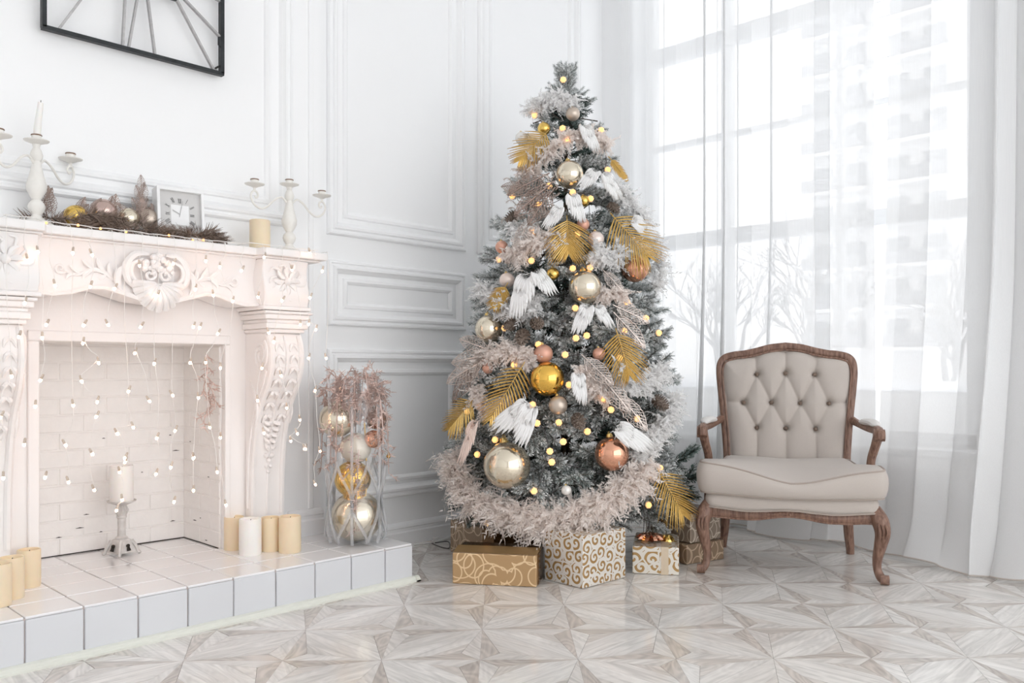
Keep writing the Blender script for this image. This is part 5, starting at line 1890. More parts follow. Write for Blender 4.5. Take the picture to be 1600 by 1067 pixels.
# curly bronze glitter tuft behind the upper-left lace leaves
tf = MB(); rq = random.Random(8)
for k in range(60):
    p = tree_pt(rq.uniform(800, 868), rq.uniform(278, 345), .01)
    d0_ = (tree_n(p) + Vector((rq.uniform(-1, 1), rq.uniform(-1, 1), rq.uniform(-.8, .6)))).normalized()
    a0 = rq.uniform(0, 6)
    s1 = d0_.orthogonal().normalized(); s2 = d0_.cross(s1)
    P = [p + d0_ * .055 * f + (s1 * math.cos(a0 + f * 6) + s2 * math.sin(a0 + f * 6)) * .014 * f for f in np.linspace(0, 1, 9)]
    tf.tube(P, .0016, 4)
    needle_spray(tf, P, .012, 26, .9, .0008, rq)
tag(tf.build('glitter_tuft', 'lace_silver', None), 'curly champagne glitter tuft at the upper left of the tree', 'tuft ornament')

# ---- white angel wings
def wing_geo(mb, L, side, seed):
    r_ = random.Random(seed)
    def blade(base, ang, ln, w, lift, bend):
        d = Vector((math.cos(ang), math.sin(ang), 0)); s_ = Vector((-d.y, d.x, 0))
        K = 7
        vs_ = []
        for j in range(K + 1):
            q = j / K
            ww = w * min(1.0, .35 + 2.4 * q) * (1 - max(0, (q - .45) / .55) ** 1.6 * .93)
            c = base + d * ln * q + s_ * bend * ln * q * q + Vector((0, 0, lift * math.sin(PI * q * .75) - .05 * L * q * q))
            vs_ += [c - s_ * ww + Vector((0, 0, -.004)), c + Vector((0, 0, .001)), c + s_ * ww + Vector((0, 0, -.004))]
        fs_ = []
        for j in range(K):
            a = j * 3
            fs_ += [(a, a + 1, a + 4, a + 3), (a + 1, a + 2, a + 5, a + 4)]
        mb.add(vs_, fs_)
    n = 9
    for i in range(n):       # flight feathers, longest on the outer side
        f = i / (n - 1)
        base = Vector((L * (.06 + .20 * math.sin(PI * f)), side * L * (.20 - .34 * f), .003 * i))
        blade(base, side * (.20 - .42 * f) + r_.uniform(-.05, .05), L * (1.05 - .52 * f), L * .085, L * .06, side * -.06)
    for i in range(9):       # coverts
        f = i / 8
        base = Vector((L * (.0 + .14 * math.sin(PI * f)), side * L * (.20 - .36 * f), .010 + .002 * i))
        blade(base, side * (.30 - .60 * f) + r_.uniform(-.1, .1), L * r_.uniform(.34, .48), L * .075, L * .09, 0)
    for i in range(110):     # down
        f = r_.random()
        b_ = Vector((L * r_.uniform(-.02, .40), side * L * (.20 - .36 * f) + r_.uniform(-.008, .008), .012))
        ang = r_.uniform(-2.0, 2.0)
        d = Vector((math.cos(ang), math.sin(ang), r_.uniform(0, .9))).normalized()
        s_ = d.orthogonal().normalized() * .0022
        q = b_ + d * L * r_.uniform(.10, .20)
        mb.add([b_ - s_, b_ + s_, q + s_ * .4, q - s_ * .4], [(0, 1, 2, 3)])
WG = [  # top px, tip px, side, peach?, label
    (912, 198, 922, 240, 1, 0, 'white feather wing near the treetop, right of the lights'),
    (930, 268, 908, 300, -1, 0, 'left wing of the white feather pair beside the high champagne bauble'),
    (942, 272, 958, 315, 1, 0, 'right wing of the white feather pair beside the high champagne bauble'),
    (893, 305, 902, 350, 1, 0, 'white feather wing hanging over the middle-upper gold palm leaf'),
    (876, 325, 858, 360, -1, 0, 'slim white feather wing left of the middle-upper gold palm leaf'),
    (825, 430, 820, 496, -1, 0, 'long left wing of the white pair on the left side of the tree'),
    (838, 425, 862, 465, 1, 0, 'right wing of the white pair on the left side of the tree'),
    (918, 478, 905, 524, -1, 0, 'left wing of the white pair below the middle champagne bauble'),
    (932, 480, 950, 514, 1, 0, 'right wing of the white pair below the middle champagne bauble'),
    (828, 632, 778, 676, -1, 0, 'spread white feather wing below the gold bauble, left one'),
    (830, 634, 808, 690, 1, 0, 'spread white feather wing below the gold bauble, lower one'),
    (902, 584, 902, 630, 1, 0, 'white feather wing right of the large gold bauble'),
    (962, 668, 1012, 706, 1, 0, 'white feather wing above the large copper bauble'),
    (746, 658, 731, 722, -1, 1, 'long peach feather hanging at the lower left of the tree'),
    (985, 345, 1034, 366, 1, 0, 'white feather wing pointing out at the right edge of the tree'),
]
for k, (bx_, by_, tx_, ty_, sd_, pe, lab) in enumerate(WG):
    p = tree_pt(bx_, by_, .055)
    dd, n = img_dir(p, tx_ - bx_, ty_ - by_, .05)
    d_ = p.x * FW.x + p.y * FW.y
    L = math.hypot(tx_ - bx_, ty_ - by_) * d_ / FPX * (.98 if not pe else 1.0)
    z = (n - FW * .7).normalized(); z = (z - dd * z.dot(dd)).normalized()
    R = Matrix((dd, z.cross(dd), z)).transposed().to_4x4()
    mb = MB(); wing_geo(mb, L, sd_, k); mb.xform(Matrix.Diagonal((1, .5 if pe else .85, 1, 1))); mb.xform(Matrix.Translation(p) @ R)
    tag(mb.build('feather_wing', 'feather_peach' if pe else 'feather_white', None, smooth=.8), lab, 'wing ornament', 'feather wings on the tree')

# ---- feather boas
def boa(pix, r, mat, label, seed, dens=420, off=.035, dense_len=1.0):
    r_ = random.Random(seed)
    P3 = [tree_pt(x, y, off) for x, y in pix]
    path = spline(P3, max(20, len(P3) * 12))
    ln = sum((path[i + 1] - path[i]).length for i in range(len(path) - 1))
    mb = MB()
    nf = int(ln * dens * 2.1)
    for i in range(nf):
        u = (i + r_.random()) / nf * (len(path) - 1)
        k = min(int(u), len(path) - 2)
        p = path[k].lerp(path[k + 1], u - k)
        tg = (path[k + 1] - path[k]).normalized()
        n = tree_n(p)
        a = r_.uniform(-2.2, 2.2)
        bn = tg.cross(n)
        d = (n * math.cos(a) + bn * math.sin(a) + tg * r_.uniform(-.6, .6)).normalized()
        L = r * r_.uniform(.6, 1.3)
        curl = Vector((r_.uniform(-1, 1), r_.uniform(-1, 1), r_.uniform(-1.2, .4))) * .75
        sp = [p + d * L * f + curl * L * f * f for f in (0, .33, .66, 1.0)]
        fs = d.cross(curl + Vector((.01, .02, .01))).normalized()
        nbb = 14
        for j in range(nbb):
            f = .15 + .85 * j / nbb
            kk = min(int(f * 3), 2)
            b_ = sp[kk].lerp(sp[kk + 1], f * 3 - kk)
            sgn = 1 if j % 2 else -1
            bd_ = (fs * sgn * .9 + (sp[kk + 1] - sp[kk]).normalized() * .75 + Vector((r_.uniform(-.35, .35), r_.uniform(-.35, .35), r_.uniform(-.35, .35)))).normalized()
            bl2 = L * r_.uniform(.25, .50) * (1 - .4 * f)
            m_ = b_ + bd_ * bl2 * .55 + curl * bl2 * .12
            q = b_ + bd_ * bl2 + curl * bl2 * .35
            w = bd_.cross(n + Vector((r_.uniform(-.4, .4), r_.uniform(-.4, .4), r_.uniform(-.4, .4))))  .normalized() * .0030
            mb.add([b_ - w, b_ + w, m_ - w * .9, m_ + w * .9, q], [(0, 1, 3, 2), (2, 3, 4)])
    t = thing('feather_boa', path[0], label, 'feather boa', 'feather boas draped on the tree')
    o = mb.build('down', mat, t, smooth=0)
    MB().tube(path, [r * .26 * (.85 + .3 * r_.random()) if 0 < i < len(path) - 1 else .003 for i in range(len(path))], 7).build('cord', mat, t)
boa([(706, 712), (718, 750), (748, 782), (795, 803), (850, 811), (905, 802), (950, 784), (984, 752), (1010, 722)], .064, 'down_pink', 'thick pale pink feather boa swagged along the bottom of the tree', 1, 620, .03)
boa([(828, 172), (848, 160), (872, 153), (900, 160)], .042, 'down_white', 'fluffy white feather boa just below the treetop', 2, 560, .02)
boa([(812, 268), (838, 256), (868, 228), (900, 212), (930, 214), (948, 232)], .040, 'down_pink', 'pinkish feather boa across the upper tree above the high champagne bauble', 3, 420, .015)
boa([(788, 402), (815, 392), (838, 376), (866, 374), (884, 384)], .042, 'down_pink', 'pinkish feather boa left of the pearly pink bauble, upper middle', 4, 420, .02)
boa([(926, 390), (948, 402), (975, 392), (1000, 365), (1022, 385), (1028, 420), (1022, 450)], .042, 'down_white', 'white feather boa around the copper bauble on the right side', 5, 420, .02)
boa([(748, 448), (768, 462), (790, 478), (815, 482), (842, 470)], .044, 'down_white', 'white feather boa on the left above the pinecones', 6, 420, .02)
boa([(932, 452), (955, 462), (975, 458)], .038, 'down_pink', 'short pink feather boa right of the middle champagne bauble', 7, 420, .02)
boa([(732, 592), (752, 562), (780, 548), (808, 552), (835, 566)], .042, 'down_pink', 'pinkish feather boa above the lace leaves at the left', 8, 420, .02)
boa([(960, 575), (985, 600), (1015, 590), (1038, 578)], .046, 'down_white', 'white feather boa on the right below the gold palm leaf', 9, 420, .03)
boa([(1052, 618), (1044, 645), (1030, 668), (1012, 692), (992, 716)], .046, 'down_white', 'white feather boa curving down the lower right edge of the tree', 10, 460, .03)
boa([(742, 605), (752, 628), (775, 642), (800, 625)], .038, 'down_pink', 'short pink feather boa glowing over a light at the lower left', 11, 400, .02)

boa([(955, 290), (978, 312), (998, 335), (1012, 352)], .040, 'down_white', 'white feather boa running down the upper right edge of the tree', 12, 420, .02)
boa([(800, 352), (818, 362), (842, 352)], .036, 'down_white', 'short white feather boa below the bronze tuft on the left', 13, 420, .02)
boa([(905, 575), (925, 600), (950, 622)], .038, 'down_pink', 'short pink feather boa behind the silver lace strip', 14, 420, .01)
# ---- pinecones
def cone_geo(L, seed=0):
    mb = MB()
    mb.lathe([(.002, 0), (L * .20, L * .12), (L * .24, L * .4), (L * .14, L * .8), (.002, L * .98)], 10)
    n = 60
    for i in range(n):
        f = i / n
        z = L * (.04 + .9 * f)
        R = L * .36 * math.sin(PI * (.18 + .75 * f)) ** .8
        a = i * 2.39996
        c, s_ = math.cos(a), math.sin(a)
        w = L * .085 * (1 - .5 * f)
        def q(rr, tt, zz): return (rr * c - tt * s_, rr * s_ + tt * c, zz)
        mb.add([q(R * .45, -w, z - .002), q(R * .45, w, z - .002), q(R * 1.0, w * 1.1, z + L * .02), q(R * 1.0, -w * 1.1, z + L * .02), q(R * 1.12, 0, z + L * .06), q(R * .7, 0, z + L * .045)],
               [(0, 1, 2, 3), (3, 2, 4), (0, 3, 5), (1, 5, 2), (3, 4, 5), (2, 5, 4)])
    return mb
cone_me = cone_geo(.085).mesh('pinecone', 'cone_scale', smooth=0)
for (px_, py_, dx, dy, s, lab) in ((817, 524, .2, 1, 1.0, 'brown pinecone lowest in the cluster right of the left champagne bauble'), (799, 507, -.8, .5, .85, 'brown pinecone leftmost in the cluster near the left champagne bauble'), (838, 505, .8, .2, .85, 'brown pinecone rightmost in the cluster near the left champagne bauble'), (903, 656, .3, .9, .95, 'pinecone below the satin champagne bauble in the lower tree'), (1029, 627, .5, .8, 1.0, 'frosted pinecone at the right edge of the lower tree'), (958, 325, .5, .8, .8, 'dark pinecone in the upper right of the tree'), (800, 338, -.5, .7, .8, 'dark pinecone at the left edge beside the bronze tuft')):
    p = tree_pt(px_, py_, .03)
    dd, n = img_dir(p, dx, dy, .7)
    o = inst('pinecone', cone_me, None, p - dd * .03, frame_from((0, 0, 1), dd), s)
    tag(o, lab, 'pinecone', 'pinecones on the tree')

# ================================================================== PRESENTS
def uvbox(w, d, h, bulge=0.0):
    mb = MB()
    V = [(0, 0, 0), (w, 0, 0), (w, d, 0), (0, d, 0), (0, 0, h), (w, 0, h), (w, d, h), (0, d, h)]
    F = [((0, 3, 2, 1), 'z'), ((4, 5, 6, 7), 'z'), ((0, 1, 5, 4), 'y'), ((1, 2, 6, 5), 'x'), ((2, 3, 7, 6), 'y'), ((3, 0, 4, 7), 'x')]
    mb.add(V, [f for f, _ in F])
    for f, ax in F:
        for i in f:
            x, y, z = V[i]
            mb.uv.append({'z': (x, y + h), 'y': (x + y * 1.3, z), 'x': (y + w, z)}[ax])
    return mb
def gift(lat, d, xd, w, dep, h, mat, label, z0=0.0, bands=()):
    """lat,d = near left corner on the floor; xd = (lat,d) direction of the front edge"""
    o_ = dl(d, lat, z0 + .001)
    v = FW * xd[1] + RT * xd[0]
    t = thing('gift_box', o_, label, 'gift', 'wrapped presents under the tree', math.atan2(v.y, v.x))
    uvbox(w, dep, h).build('wrapped_box', mat, t, local=True, base=False, smooth=0, bevel=.004)
    for (kind, m_, a, b_) in bands:
        e_ = .0015
        mb = MB()
        if kind == 'x':       # band running front-back over the top
            mb.box(a, b_, -e_, dep + e_, 0, h + e_)
        elif kind == 'y':     # band running left-right over the top
            mb.box(-e_, w + e_, a, b_, 0, h + e_)
        elif kind == 'top':
            mb.box(.004, w - .004, a, b_, h, h + .006)
        elif kind == 'end':
            mb.box(w, w + .004, a, b_, 0.004, h + .002)
        elif kind == 'flap':
            mb.add([(0, a, h + .001), (w, a, h + .001), (w, b_, h + .012), (0, b_, h + .012), (w, b_, h + .002), (0, b_, h + .002)], [(0, 1, 2, 3), (3, 2, 4, 5)])
        mb.build('ribbon', m_, t, local=True, base=False, smooth=0)
    return t
gift(-.235, 3.327, (.984, -.177), .335, .20, .121, 'paper_gold_arcs', 'gold present with pale curved lines, frontmost at the left of the tree', bands=(('flap', 'ribbon_gold', .012, .10), ('top', 'ribbon_brown', .095, .19), ('end', 'ribbon_brown', .03, .17)))
g2 = gift(.130, 3.392, (.143, -.148), .206, .262, .203, 'paper_scroll', 'big white present with brown scroll print at the foot of the tree')
g3 = gift(.497, 3.492, (.186, -.037), .19, .30, .113, 'paper_scroll_small', 'small white and gold scroll present with a pale band beside the armchair', bands=(('x', 'ribbon_pale', .118, .148),))
gift(-.286, 3.907, (.206, -.276), .344, .27, .148, 'paper_brown_arcs', 'brown present with pale curls at the back left beside the hearth', bands=(('x', 'ribbon_brown', .262, .350), ('top', 'ribbon_brown', .10, .17)))
gift(.775, 3.745, (.95, -.30), .09, .22, .139, 'paper_brown_arcs', 'brown foil present standing beside the left armchair leg', bands=(('x', 'ribbon_gold', .03, .05),))
gift(.60, 3.90, (.30, -.50), .30, .22, .085, 'paper_brown_arcs', 'flat brown present at the bottom of the stack beneath the taupe one')
gift(.615, 3.885, (.34, -.46), .27, .20, .128, 'paper_taupe_arcs', 'taupe present with silvery curls stacked on the flat brown one by the gold leaf', z0=.086, bands=(('x', 'ribbon_gold', .10, .13), ('top', 'ribbon_brown', .0, .2)))
bauble(at_d(1043, 846, 3.6), 11 * 3.6 / FPX, 'gold_small', 'small gold bauble lying on the little scroll present', up=Vector((-.5, .2, .8)))
# copper bow on the small present
bw_ = MB(); rq = random.Random(5)
bc = at_d(1016, 848, 3.58); bc.z = .118
for k in range(9):
    a = k * 2 * PI / 9
    P = [bc, bc + Vector((math.cos(a) * .03, math.sin(a) * .03, .028)), bc + Vector((math.cos(a) * .052, math.sin(a) * .052, .012)), bc + Vector((math.cos(a) * .02, math.sin(a) * .02, .002))]
    bw_.tube(spline(P, 10), .011, 4, flat=(Vector((-math.sin(a), math.cos(a), .3)).normalized(), 1.0) if False else (Vector((0, 0, 1)), .25))
tag(bw_.build('gift_bow', 'copper_shine', None), 'copper ribbon bow glowing on the little scroll present', 'bow')

# ---- cable and plug on the floor by the hearth
cb = thing('power_cable', on_z(665, 850, 0), 'power cable with white connector on the floor beside the hearth', 'cable')
P = [on_z(647, 851, .004), on_z(665, 849, .006), on_z(680, 846, .006), on_z(697, 841, .006), on_z(703, 838, .008)]
MB().tube(spline(P, 16), .004, 6).build('cord', 'cable_white', cb)
P = [on_z(675, 849, .004), on_z(690, 855, .004), on_z(702, 856, .004), on_z(700, 846, .006), on_z(680, 848, .005)]
MB().tube(spline(P, 20), .003, 6).build('dark_cord', 'cable_dark', cb)
q = on_z(681, 844, .003)
mb = MB().box(-.018, .018, -.009, .009, 0, .016); mb.xform(Matrix.Translation(q) @ Matrix.Rotation(.1, 4, 'Z'))
mb.build('connector', 'cable_white', cb, bevel=.003)

# ================================================================== ARMCHAIR
CH = dl(3.718 * .985, 1.214 * .985)
chair = thing('armchair', CH, 'tufted beige linen armchair with carved wooden frame beside the curtain', 'armchair', None, math.radians(-61.7))
chair.scale = (.985,) * 3
def cb_(mb, nm, mat, parent=chair, **kw):
    return mb.build(nm, mat, parent, local=True, base=False, **kw)
# legs
for s_ in (-1, 1):
    P = [(s_ * .322, -.215, .285), (s_ * .343, -.243, .25), (s_ * .352, -.258, .205), (s_ * .344, -.252, .15), (s_ * .334, -.243, .095), (s_ * .334, -.245, .055), (s_ * .345, -.258, .026), (s_ * .357, -.272, .016)]
    n_ = 26
    R = [interp(np.linspace(0, 1, 8), [.032, .034, .030, .024, .0185, .016, .018, .016], i / (n_ - 1)) for i in range(n_)]
    lg = cb_(MB().tube(spline(P, n_), R, 12), 'leg', 'chair_wood')
    sc_ = MB().tube([(s_ * .357 - .016, -.272, .020), (s_ * .357 + .016, -.272, .020)], .0195, 12)
    cb_(sc_, 'scroll_foot', 'chair_wood', lg)
    cv = MB()
    for k in (-1, 0, 1):
        q = [(s_ * .345 + k * .012, -.276, .245), (s_ * .352 + k * .014, -.292, .215), (s_ * .349 + k * .008, -.282, .18)]
        cv.tube(spline(q, 8), [.002, .005, .006, .006, .006, .005, .004, .002], 6)
    cb_(cv, 'knee_carving', 'chair_wood', lg)
    P = [(s_ * .268, .235, .30), (s_ * .272, .250, .20), (s_ * .278, .268, .10), (s_ * .285, .285, .04), (s_ * .288, .296, .0)]
    cb_(MB().tube(spline(P, 14), [.026 - .008 * i / 13 for i in range(14)], 10), 'leg', 'chair_wood')
# seat rails (serpentine front)
def rail_poly(n=40):
    top, bot = [], []
    for i in range(n + 1):
        t_ = -1 + 2 * i / n
        x = .338 * t_
        y = -.242 - .022 * math.cos(t_ * PI / 2)
        zb = .236 + .016 * abs(t_) ** 2.2 * 0 + .010 * math.cos(t_ * PI * 2) + (.018 * max(0, abs(t_) - .55) / .45) * -1 + .004
        top.append((x, y, .276 + .006 * math.cos(t_ * PI * 2))); bot.append((x, y, zb))
    return top, bot
tp_, bt_ = rail_poly()
rl = MB()
n_ = len(tp_)
vs_ = []
for i in range(n_):
    x, y, z1 = tp_[i]; z0 = bt_[i][2]
    vs_ += [(x, y, z0), (x, y - .006, (z0 + z1) / 2), (x, y, z1), (x, y + .03, z1), (x, y + .03, z0)]
fs_ = []
for i in range(n_ - 1):
    for k in range(5):
        k2 = (k + 1) % 5
        fs_.append((i * 5 + k, (i + 1) * 5 + k, (i + 1) * 5 + k2, i * 5 + k2))
rl.add(vs_, fs_)
ro_ = cb_(rl, 'seat_rail', 'chair_wood', smooth=.5)
cb_(MB().tube([(b_[0], b_[1] - .003, b_[2] + .003) for b_ in bt_], .005, 6), 'rail_bead', 'chair_wood', ro_)
cr_ = MB()
for s_ in (-1, 1):
    cr_.tube(spline([(s_ * .012, -.268, .262), (s_ * .04, -.27, .268), (s_ * .07, -.268, .258)], 8), [.003, .005, .006, .006, .005, .004, .003, .002], 6)
    sr_ = MB().add([(s_ * .33, -.225, .24), (s_ * .345, -.225, .24), (s_ * .29, .25, .24), (s_ * .275, .25, .24), (s_ * .33, -.225, .28), (s_ * .345, -.225, .28), (s_ * .29, .25, .28), (s_ * .275, .25, .28)], [(0, 3, 2, 1), (4, 5, 6, 7), (0, 1, 5, 4), (1, 2, 6, 5), (2, 3, 7, 6), (3, 0, 4, 7)])
    cb_(sr_, 'seat_rail', 'chair_wood', smooth=0, bevel=.004)
cr_.sphere((0, -.268, .262), .008, 10, 8)
cb_(cr_, 'rail_carving', 'chair_wood', ro_)
cb_(MB().box(-.275, .275, .235, .262, .24, .29), 'seat_rail', 'chair_wood', smooth=0, bevel=.004)

def rounded_outline(pts, rad, seg=6):
    out = []
    n = len(pts)
    for i in range(n):
        a, b_, c = Vector(pts[i - 1]), Vector(pts[i]), Vector(pts[(i + 1) % n])
        r = rad[i] if isinstance(rad, (list, tuple)) else rad
        u = (a - b_).normalized(); v = (c - b_).normalized()
        ln = min(r, (a - b_).length * .48, (c - b_).length * .48)
        p0, p1 = b_ + u * ln, b_ + v * ln
        for k in range(seg + 1):
            t_ = k / seg
            out.append(p0 * (1 - t_) ** 2 + b_ * 2 * t_ * (1 - t_) + p1 * t_ ** 2)
    return out
def densify(P, step):
    out = []
    n = len(P)
    for i in range(n):
        a, b_ = P[i], P[(i + 1) % n]
        k = max(1, int((b_ - a).length / step))
        for j in range(k):
            out.append(a.lerp(b_, j / k))
    return out
def layered(outline, rings, zoff, top_crown, rings_in=9):
    """rings: (inset, z); inset shrinks along edge normals"""
    n = len(outline)
    c = Vector((sum(p.x for p in outline) / n, sum(p.y for p in outline) / n))
    nr_ = []
    for i in range(n):
        t_ = outline[(i + 1) % n] - outline[i - 1]
        nn = Vector((t_.y, -t_.x))
        nn = nn.normalized() if nn.length > 1e-9 else Vector((0, 0))
        if nn.dot(outline[i] - c) < 0: nn = -nn
        nr_.append(nn)
    vs_ = []; fs_ = []
    R = []
    for ins, z in rings:
        R.append([(outline[i] - nr_[i] * ins, z) for i in range(n)])
    last = [p for p, _ in R[-1]]; zl = rings[-1][1]
    for k in range(1, rings_in):
        f = k / rings_in
        R.append([(p.lerp(c, f), zl + top_crown * math.sin(f * PI / 2)) for p in last])
    for ring in R:
        for p, z in ring:
            vs_.append((p.x, p.y, z + zoff(p.x, p.y, z)))
    m_ = len(R)
    for i in range(m_ - 1):
        for k in range(n):
            k2 = (k + 1) % n
            fs_.append((i * n + k, i * n + k2, (i + 1) * n + k2, (i + 1) * n + k))
    vs_.append((c.x, c.y, zl + top_crown + zoff(c.x, c.y, zl)))
    for k in range(n):
        fs_.append(((m_ - 1) * n + k, (m_ - 1) * n + (k + 1) % n, len(vs_) - 1))
    fs_.append(tuple(range(n - 1, -1, -1)))
    return MB().add(vs_, fs_), [Vector(v) for v in vs_]
# upholstered seat base
ol = densify(rounded_outline([(-.345, -.262), (0, -.285), (.345, -.262), (.285, .235), (-.285, .235)], [.05, .3, .05, .04, .04], 6), .012)
def z_wave(x, y, z): return (.005 * math.cos(x / .338 * PI * 2) if z < .29 else 0) if y < -.15 else 0
sb_, _ = layered(ol, [(.012, .270), (.004, .276), (.0, .29), (-.003, .312), (.002, .332), (.02, .340)], z_wave, .0, 4)
cb_(sb_, 'seat_base', 'chair_fabric', smooth=.9)
gm = [Vector((p.x, p.y, .2745 + z_wave(p.x, p.y, .27))) for p in ol]
cb_(MB().tube(gm, .0042, 5, closed=True), 'gimp_trim', 'chair_piping')
# loose T cushion, sagging in the middle of the front
co = densify(rounded_outline([(-.372, -.285), (0, -.318), (.372, -.285), (.374, -.095), (.292, -.075), (.272, .19), (-.272, .19), (-.292, -.075), (-.374, -.095)], [.06, .35, .06, .03, .03, .04, .04, .03, .03], 6), .012)
def sag(x, y, z):
    f = max(0.0, min(1.0, (z - .335) / .10))
    w = math.exp(-((x - .02) / .19) ** 2) * max(0.0, min(1.0, (.10 - y) / .36))
    corner = .016 * max(0.0, -x / .37) * max(0.0, min(1.0, (-y) / .3))
    return f * (-.046 * w + .016 * abs(x) / .37 + corner) + (1 - f) * -.008 * math.cos(x / .37 * PI / 2) * (1 if y < -.1 else 0)
rings = [(.030, .338), (.012, .340), (.003, .348), (-.004, .37), (-.007, .392), (-.004, .415), (.003, .432), (.010, .438), (.026, .446)]
cu, cv_ = layered(co, rings, sag, .020, 10)
cuo = cb_(cu, 'seat_cushion', 'chair_fabric', smooth=.9)
n_ = len(co)
cb_(MB().tube([v + Vector((0, 0, .001)) for v in cv_[7 * n_:8 * n_]], .0042, 6, closed=True), 'piping', 'chair_piping', cuo)
cb_(MB().tube(cv_[1 * n_:2 * n_], .0038, 6, closed=True), 'piping', 'chair_piping', cuo)

# back: wood frame + tufted panel, leaning back
def back_y(z): return .205 + .16 * max(0, z - .33)
half = [(.255, .30), (.262, .40), (.268, .50), (.276, .60), (.287, .70), (.296, .78), (.301, .845), (.296, .888), (.276, .912), (.235, .924), (.185, .930), (.13, .942), (.07, .958), (.0, .966)]
hp = [Vector((p.x, p.y)) for p in [Vector((q[0], q[1], 0)) for q in spline([(a, b_, 0) for a, b_ in half], 60)]]
fullc = hp + [Vector((-p.x, p.y)) for p in hp[::-1][1:]]
fpth = [(p.x, back_y(p.y), p.y) for p in fullc]
def section_sweep(path, wid, dep):
    """rectangular rounded section swept in the leaning back plane"""
    mb = MB()
    n = len(path)
    vs_ = []; fs_ = []
    K = 10
    for i in range(n):
        p = Vector(path[i])
        t_ = Vector(path[min(i + 1, n - 1)]) - Vector(path[max(i - 1, 0)]); t_.normalize()
        out = Vector((0, 1, -.16)).normalized()
        sd2 = t_.cross(out).normalized()
        for k in range(K):
            a = 2 * PI * k / K
            ca, sa = math.cos(a), math.sin(a)
            sq = lambda v: math.copysign(abs(v) ** .6, v)
            vs_.append(p + sd2 * wid / 2 * sq(ca) + out * dep / 2 * sq(sa))
    for i in range(n - 1):
        for k in range(K):
            k2 = (k + 1) % K
            fs_.append((i * K + k, i * K + k2, (i + 1) * K + k2, (i + 1) * K + k))
    fs_.append(tuple(range(K))); fs_.append(tuple((n - 1) * K + k for k in range(K - 1, -1, -1)))
    return mb.add(vs_, fs_)
bf = cb_(section_sweep(fpth, .036, .045), 'back_frame', 'chair_wood', smooth=.7)
cb_(MB().tube([(p[0] * .955, p[1] - .026, .30 + (p[2] - .30) * .975) for p in fpth], .0045, 6), 'frame_bead', 'chair_wood', bf)
cb_(section_sweep([(-.26, back_y(.31), .31), (.26, back_y(.31), .31)], .04, .04), 'back_frame', 'chair_wood', smooth=.7)
BT = [(-.130, .833), (0, .838), (.130, .833), (-.190, .700), (-.064, .701), (.064, .700), (.190, .700), (-.130, .583), (0, .583), (.130, .582)]
hx = [p.x for p in hp]; hz = [p.y for p in hp]
def half_w(z): return interp(hz, hx, z) - .017
def top_z(x): 
    return interp([p.x for p in hp[::-1]][:48], [p.y for p in hp[::-1]][:48], abs(x)) - .017
creases = []
R1, R2, R3 = BT[0:3], BT[3:7], BT[7:10]
for a in R1:
    for b_ in R2:
        if abs(a[0] - b_[0]) < .1: creases.append((a, b_))
for a in R3:
    for b_ in R2:
        if abs(a[0] - b_[0]) < .1: creases.append((a, b_))
for a in R1: creases.append((a, (a[0] * 1.08, .96)))
for a in R3: creases.append((a, (a[0] * 1.0, .36)))
creases += [(R2[0], (-.30, .705)), (R2[3], (.30, .705))]
def segd(p, a, b_):
    ax, ay = a; bx2, by2 = b_
    dx, dy = bx2 - ax, by2 - ay
    t_ = max(0, min(1, ((p[0] - ax) * dx + (p[1] - ay) * dy) / (dx * dx + dy * dy)))
    return math.hypot(p[0] - ax - t_ * dx, p[1] - ay - t_ * dy)
def panel(u, v):
    x_ = -1 + 2 * u
    z0 = .33
    zt = top_z(x_ * .27)
    z = z0 + (zt - z0) * v
    x = x_ * half_w(min(z, .875)) if z < .875 else x_ * half_w(.875)
    if z > .875:
        # keep inside the arched top corners
        f = (z - .875) / .06
        x = x_ * (half_w(.875) - .02 * max(0, min(1, f)) * abs(x_) ** 4)
    e_ = min(1 - abs(x_), v * 1.5 + .05, (1 - v) * 1.6)
    puff = .034 * (1 - math.exp(-max(0, e_) * 9))
    dmin = 1.0; cmin = 1.0
    for b_ in BT:
        dmin = min(dmin, math.hypot(x - b_[0], z - b_[1]))
    for a, b_ in creases:
        cmin = min(cmin, segd((x, z), a, b_))
    dpt = puff + .012 - .030 * math.exp(-(dmin / .018) ** 1.5) - .0085 * math.exp(-(cmin / .0075) ** 1.2) - .010 * math.exp(-(cmin / .03) ** 2)
    return (x, back_y(z) - .006 - dpt, z)
cb_(MB().grid(panel, 130, 120), 'tufted_back', 'chair_fabric', smooth=3.0)
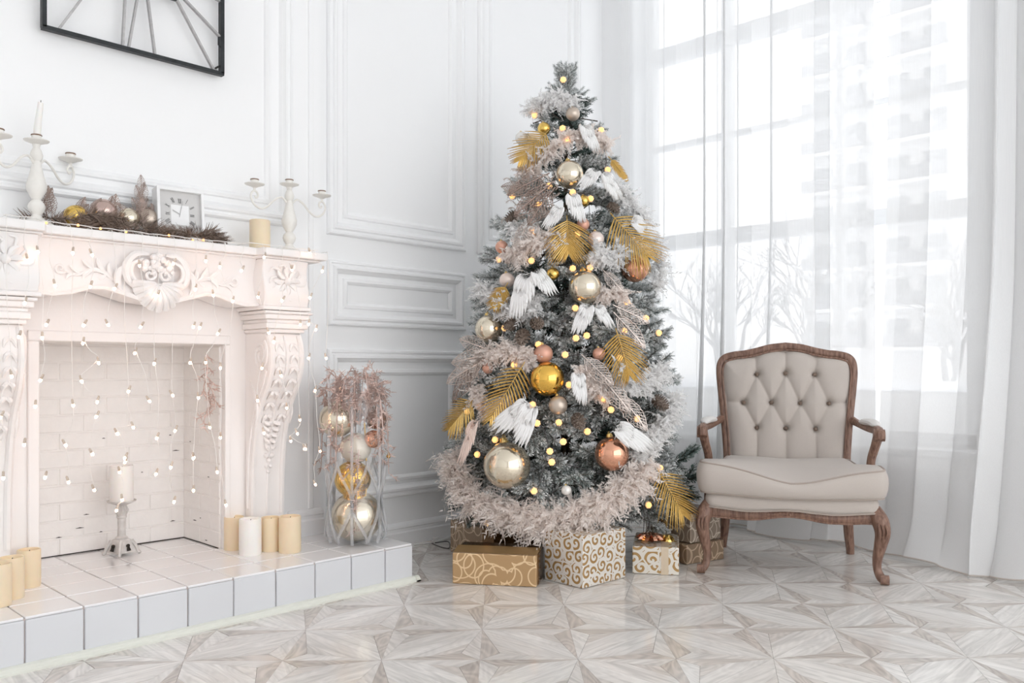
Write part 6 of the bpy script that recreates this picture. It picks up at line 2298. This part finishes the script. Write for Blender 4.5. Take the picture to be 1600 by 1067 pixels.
cb_(MB().grid(lambda u, v: ((-1 + 2 * u) * half_w(min(.33 + (top_z((-1 + 2 * u) * .27) - .33) * v, .875)), back_y(.33 + (top_z((-1 + 2 * u) * .27) - .33) * v) + .014, .33 + (top_z((-1 + 2 * u) * .27) - .33) * v), 20, 20), 'back_lining', 'chair_fabric', smooth=3.0)
bt_me = MB().sphere((0, 0, 0), .0095, 14, 8, .75).mesh('button', 'chair_button', smooth=3.0)
for b_ in BT:
    inst('button', bt_me, chair, (b_[0], back_y(b_[1]) - .026, b_[1]), (PI / 2 - .2, 0, 0))
pp = [(p[0] * .935, p[1] - .020, .30 + (p[2] - .30) * .965) for p in fpth]
cb_(MB().tube(pp, .0035, 5), 'back_piping', 'chair_piping')
# arms
for s_ in (-1, 1):
    P = [(s_ * .288, back_y(.62), .625), (s_ * .305, .20, .615), (s_ * .335, .10, .600), (s_ * .356, .0, .598), (s_ * .362, -.055, .598), (s_ * .363, -.085, .585), (s_ * .363, -.088, .568)]
    n_ = 24
    R = [interp(np.linspace(0, 1, 7), [.019, .017, .016, .018, .021, .022, .019], i / (n_ - 1)) for i in range(n_)]
    am = cb_(MB().tube(spline(P, n_), R, 10), 'arm', 'chair_wood')
    cb_(MB().tube([(s_ * .363 - .022, -.072, .580), (s_ * .363 + .022, -.072, .580)], .026, 14), 'arm_scroll', 'chair_wood', am)
    P = [(s_ * .360, -.066, .575), (s_ * .352, -.040, .53), (s_ * .340, -.010, .47), (s_ * .338, -.005, .40), (s_ * .338, -.01, .27)]
    cb_(MB().tube(spline(P, 18), [.021 - .003 * math.sin(PI * i / 17) for i in range(18)], 10), 'arm_support', 'chair_wood')
    pd = MB().tube(spline([(s_ * .318, .16, .622), (s_ * .338, .09, .626), (s_ * .352, .02, .626), (s_ * .358, -.035, .618)], 14), [.008, .018, .022, .024, .025, .025, .025, .025, .025, .025, .024, .022, .018, .008], 10, flat=(Vector((0, 0, 1)), .62))
    cb_(pd, 'arm_pad', 'arm_pad_fabric')
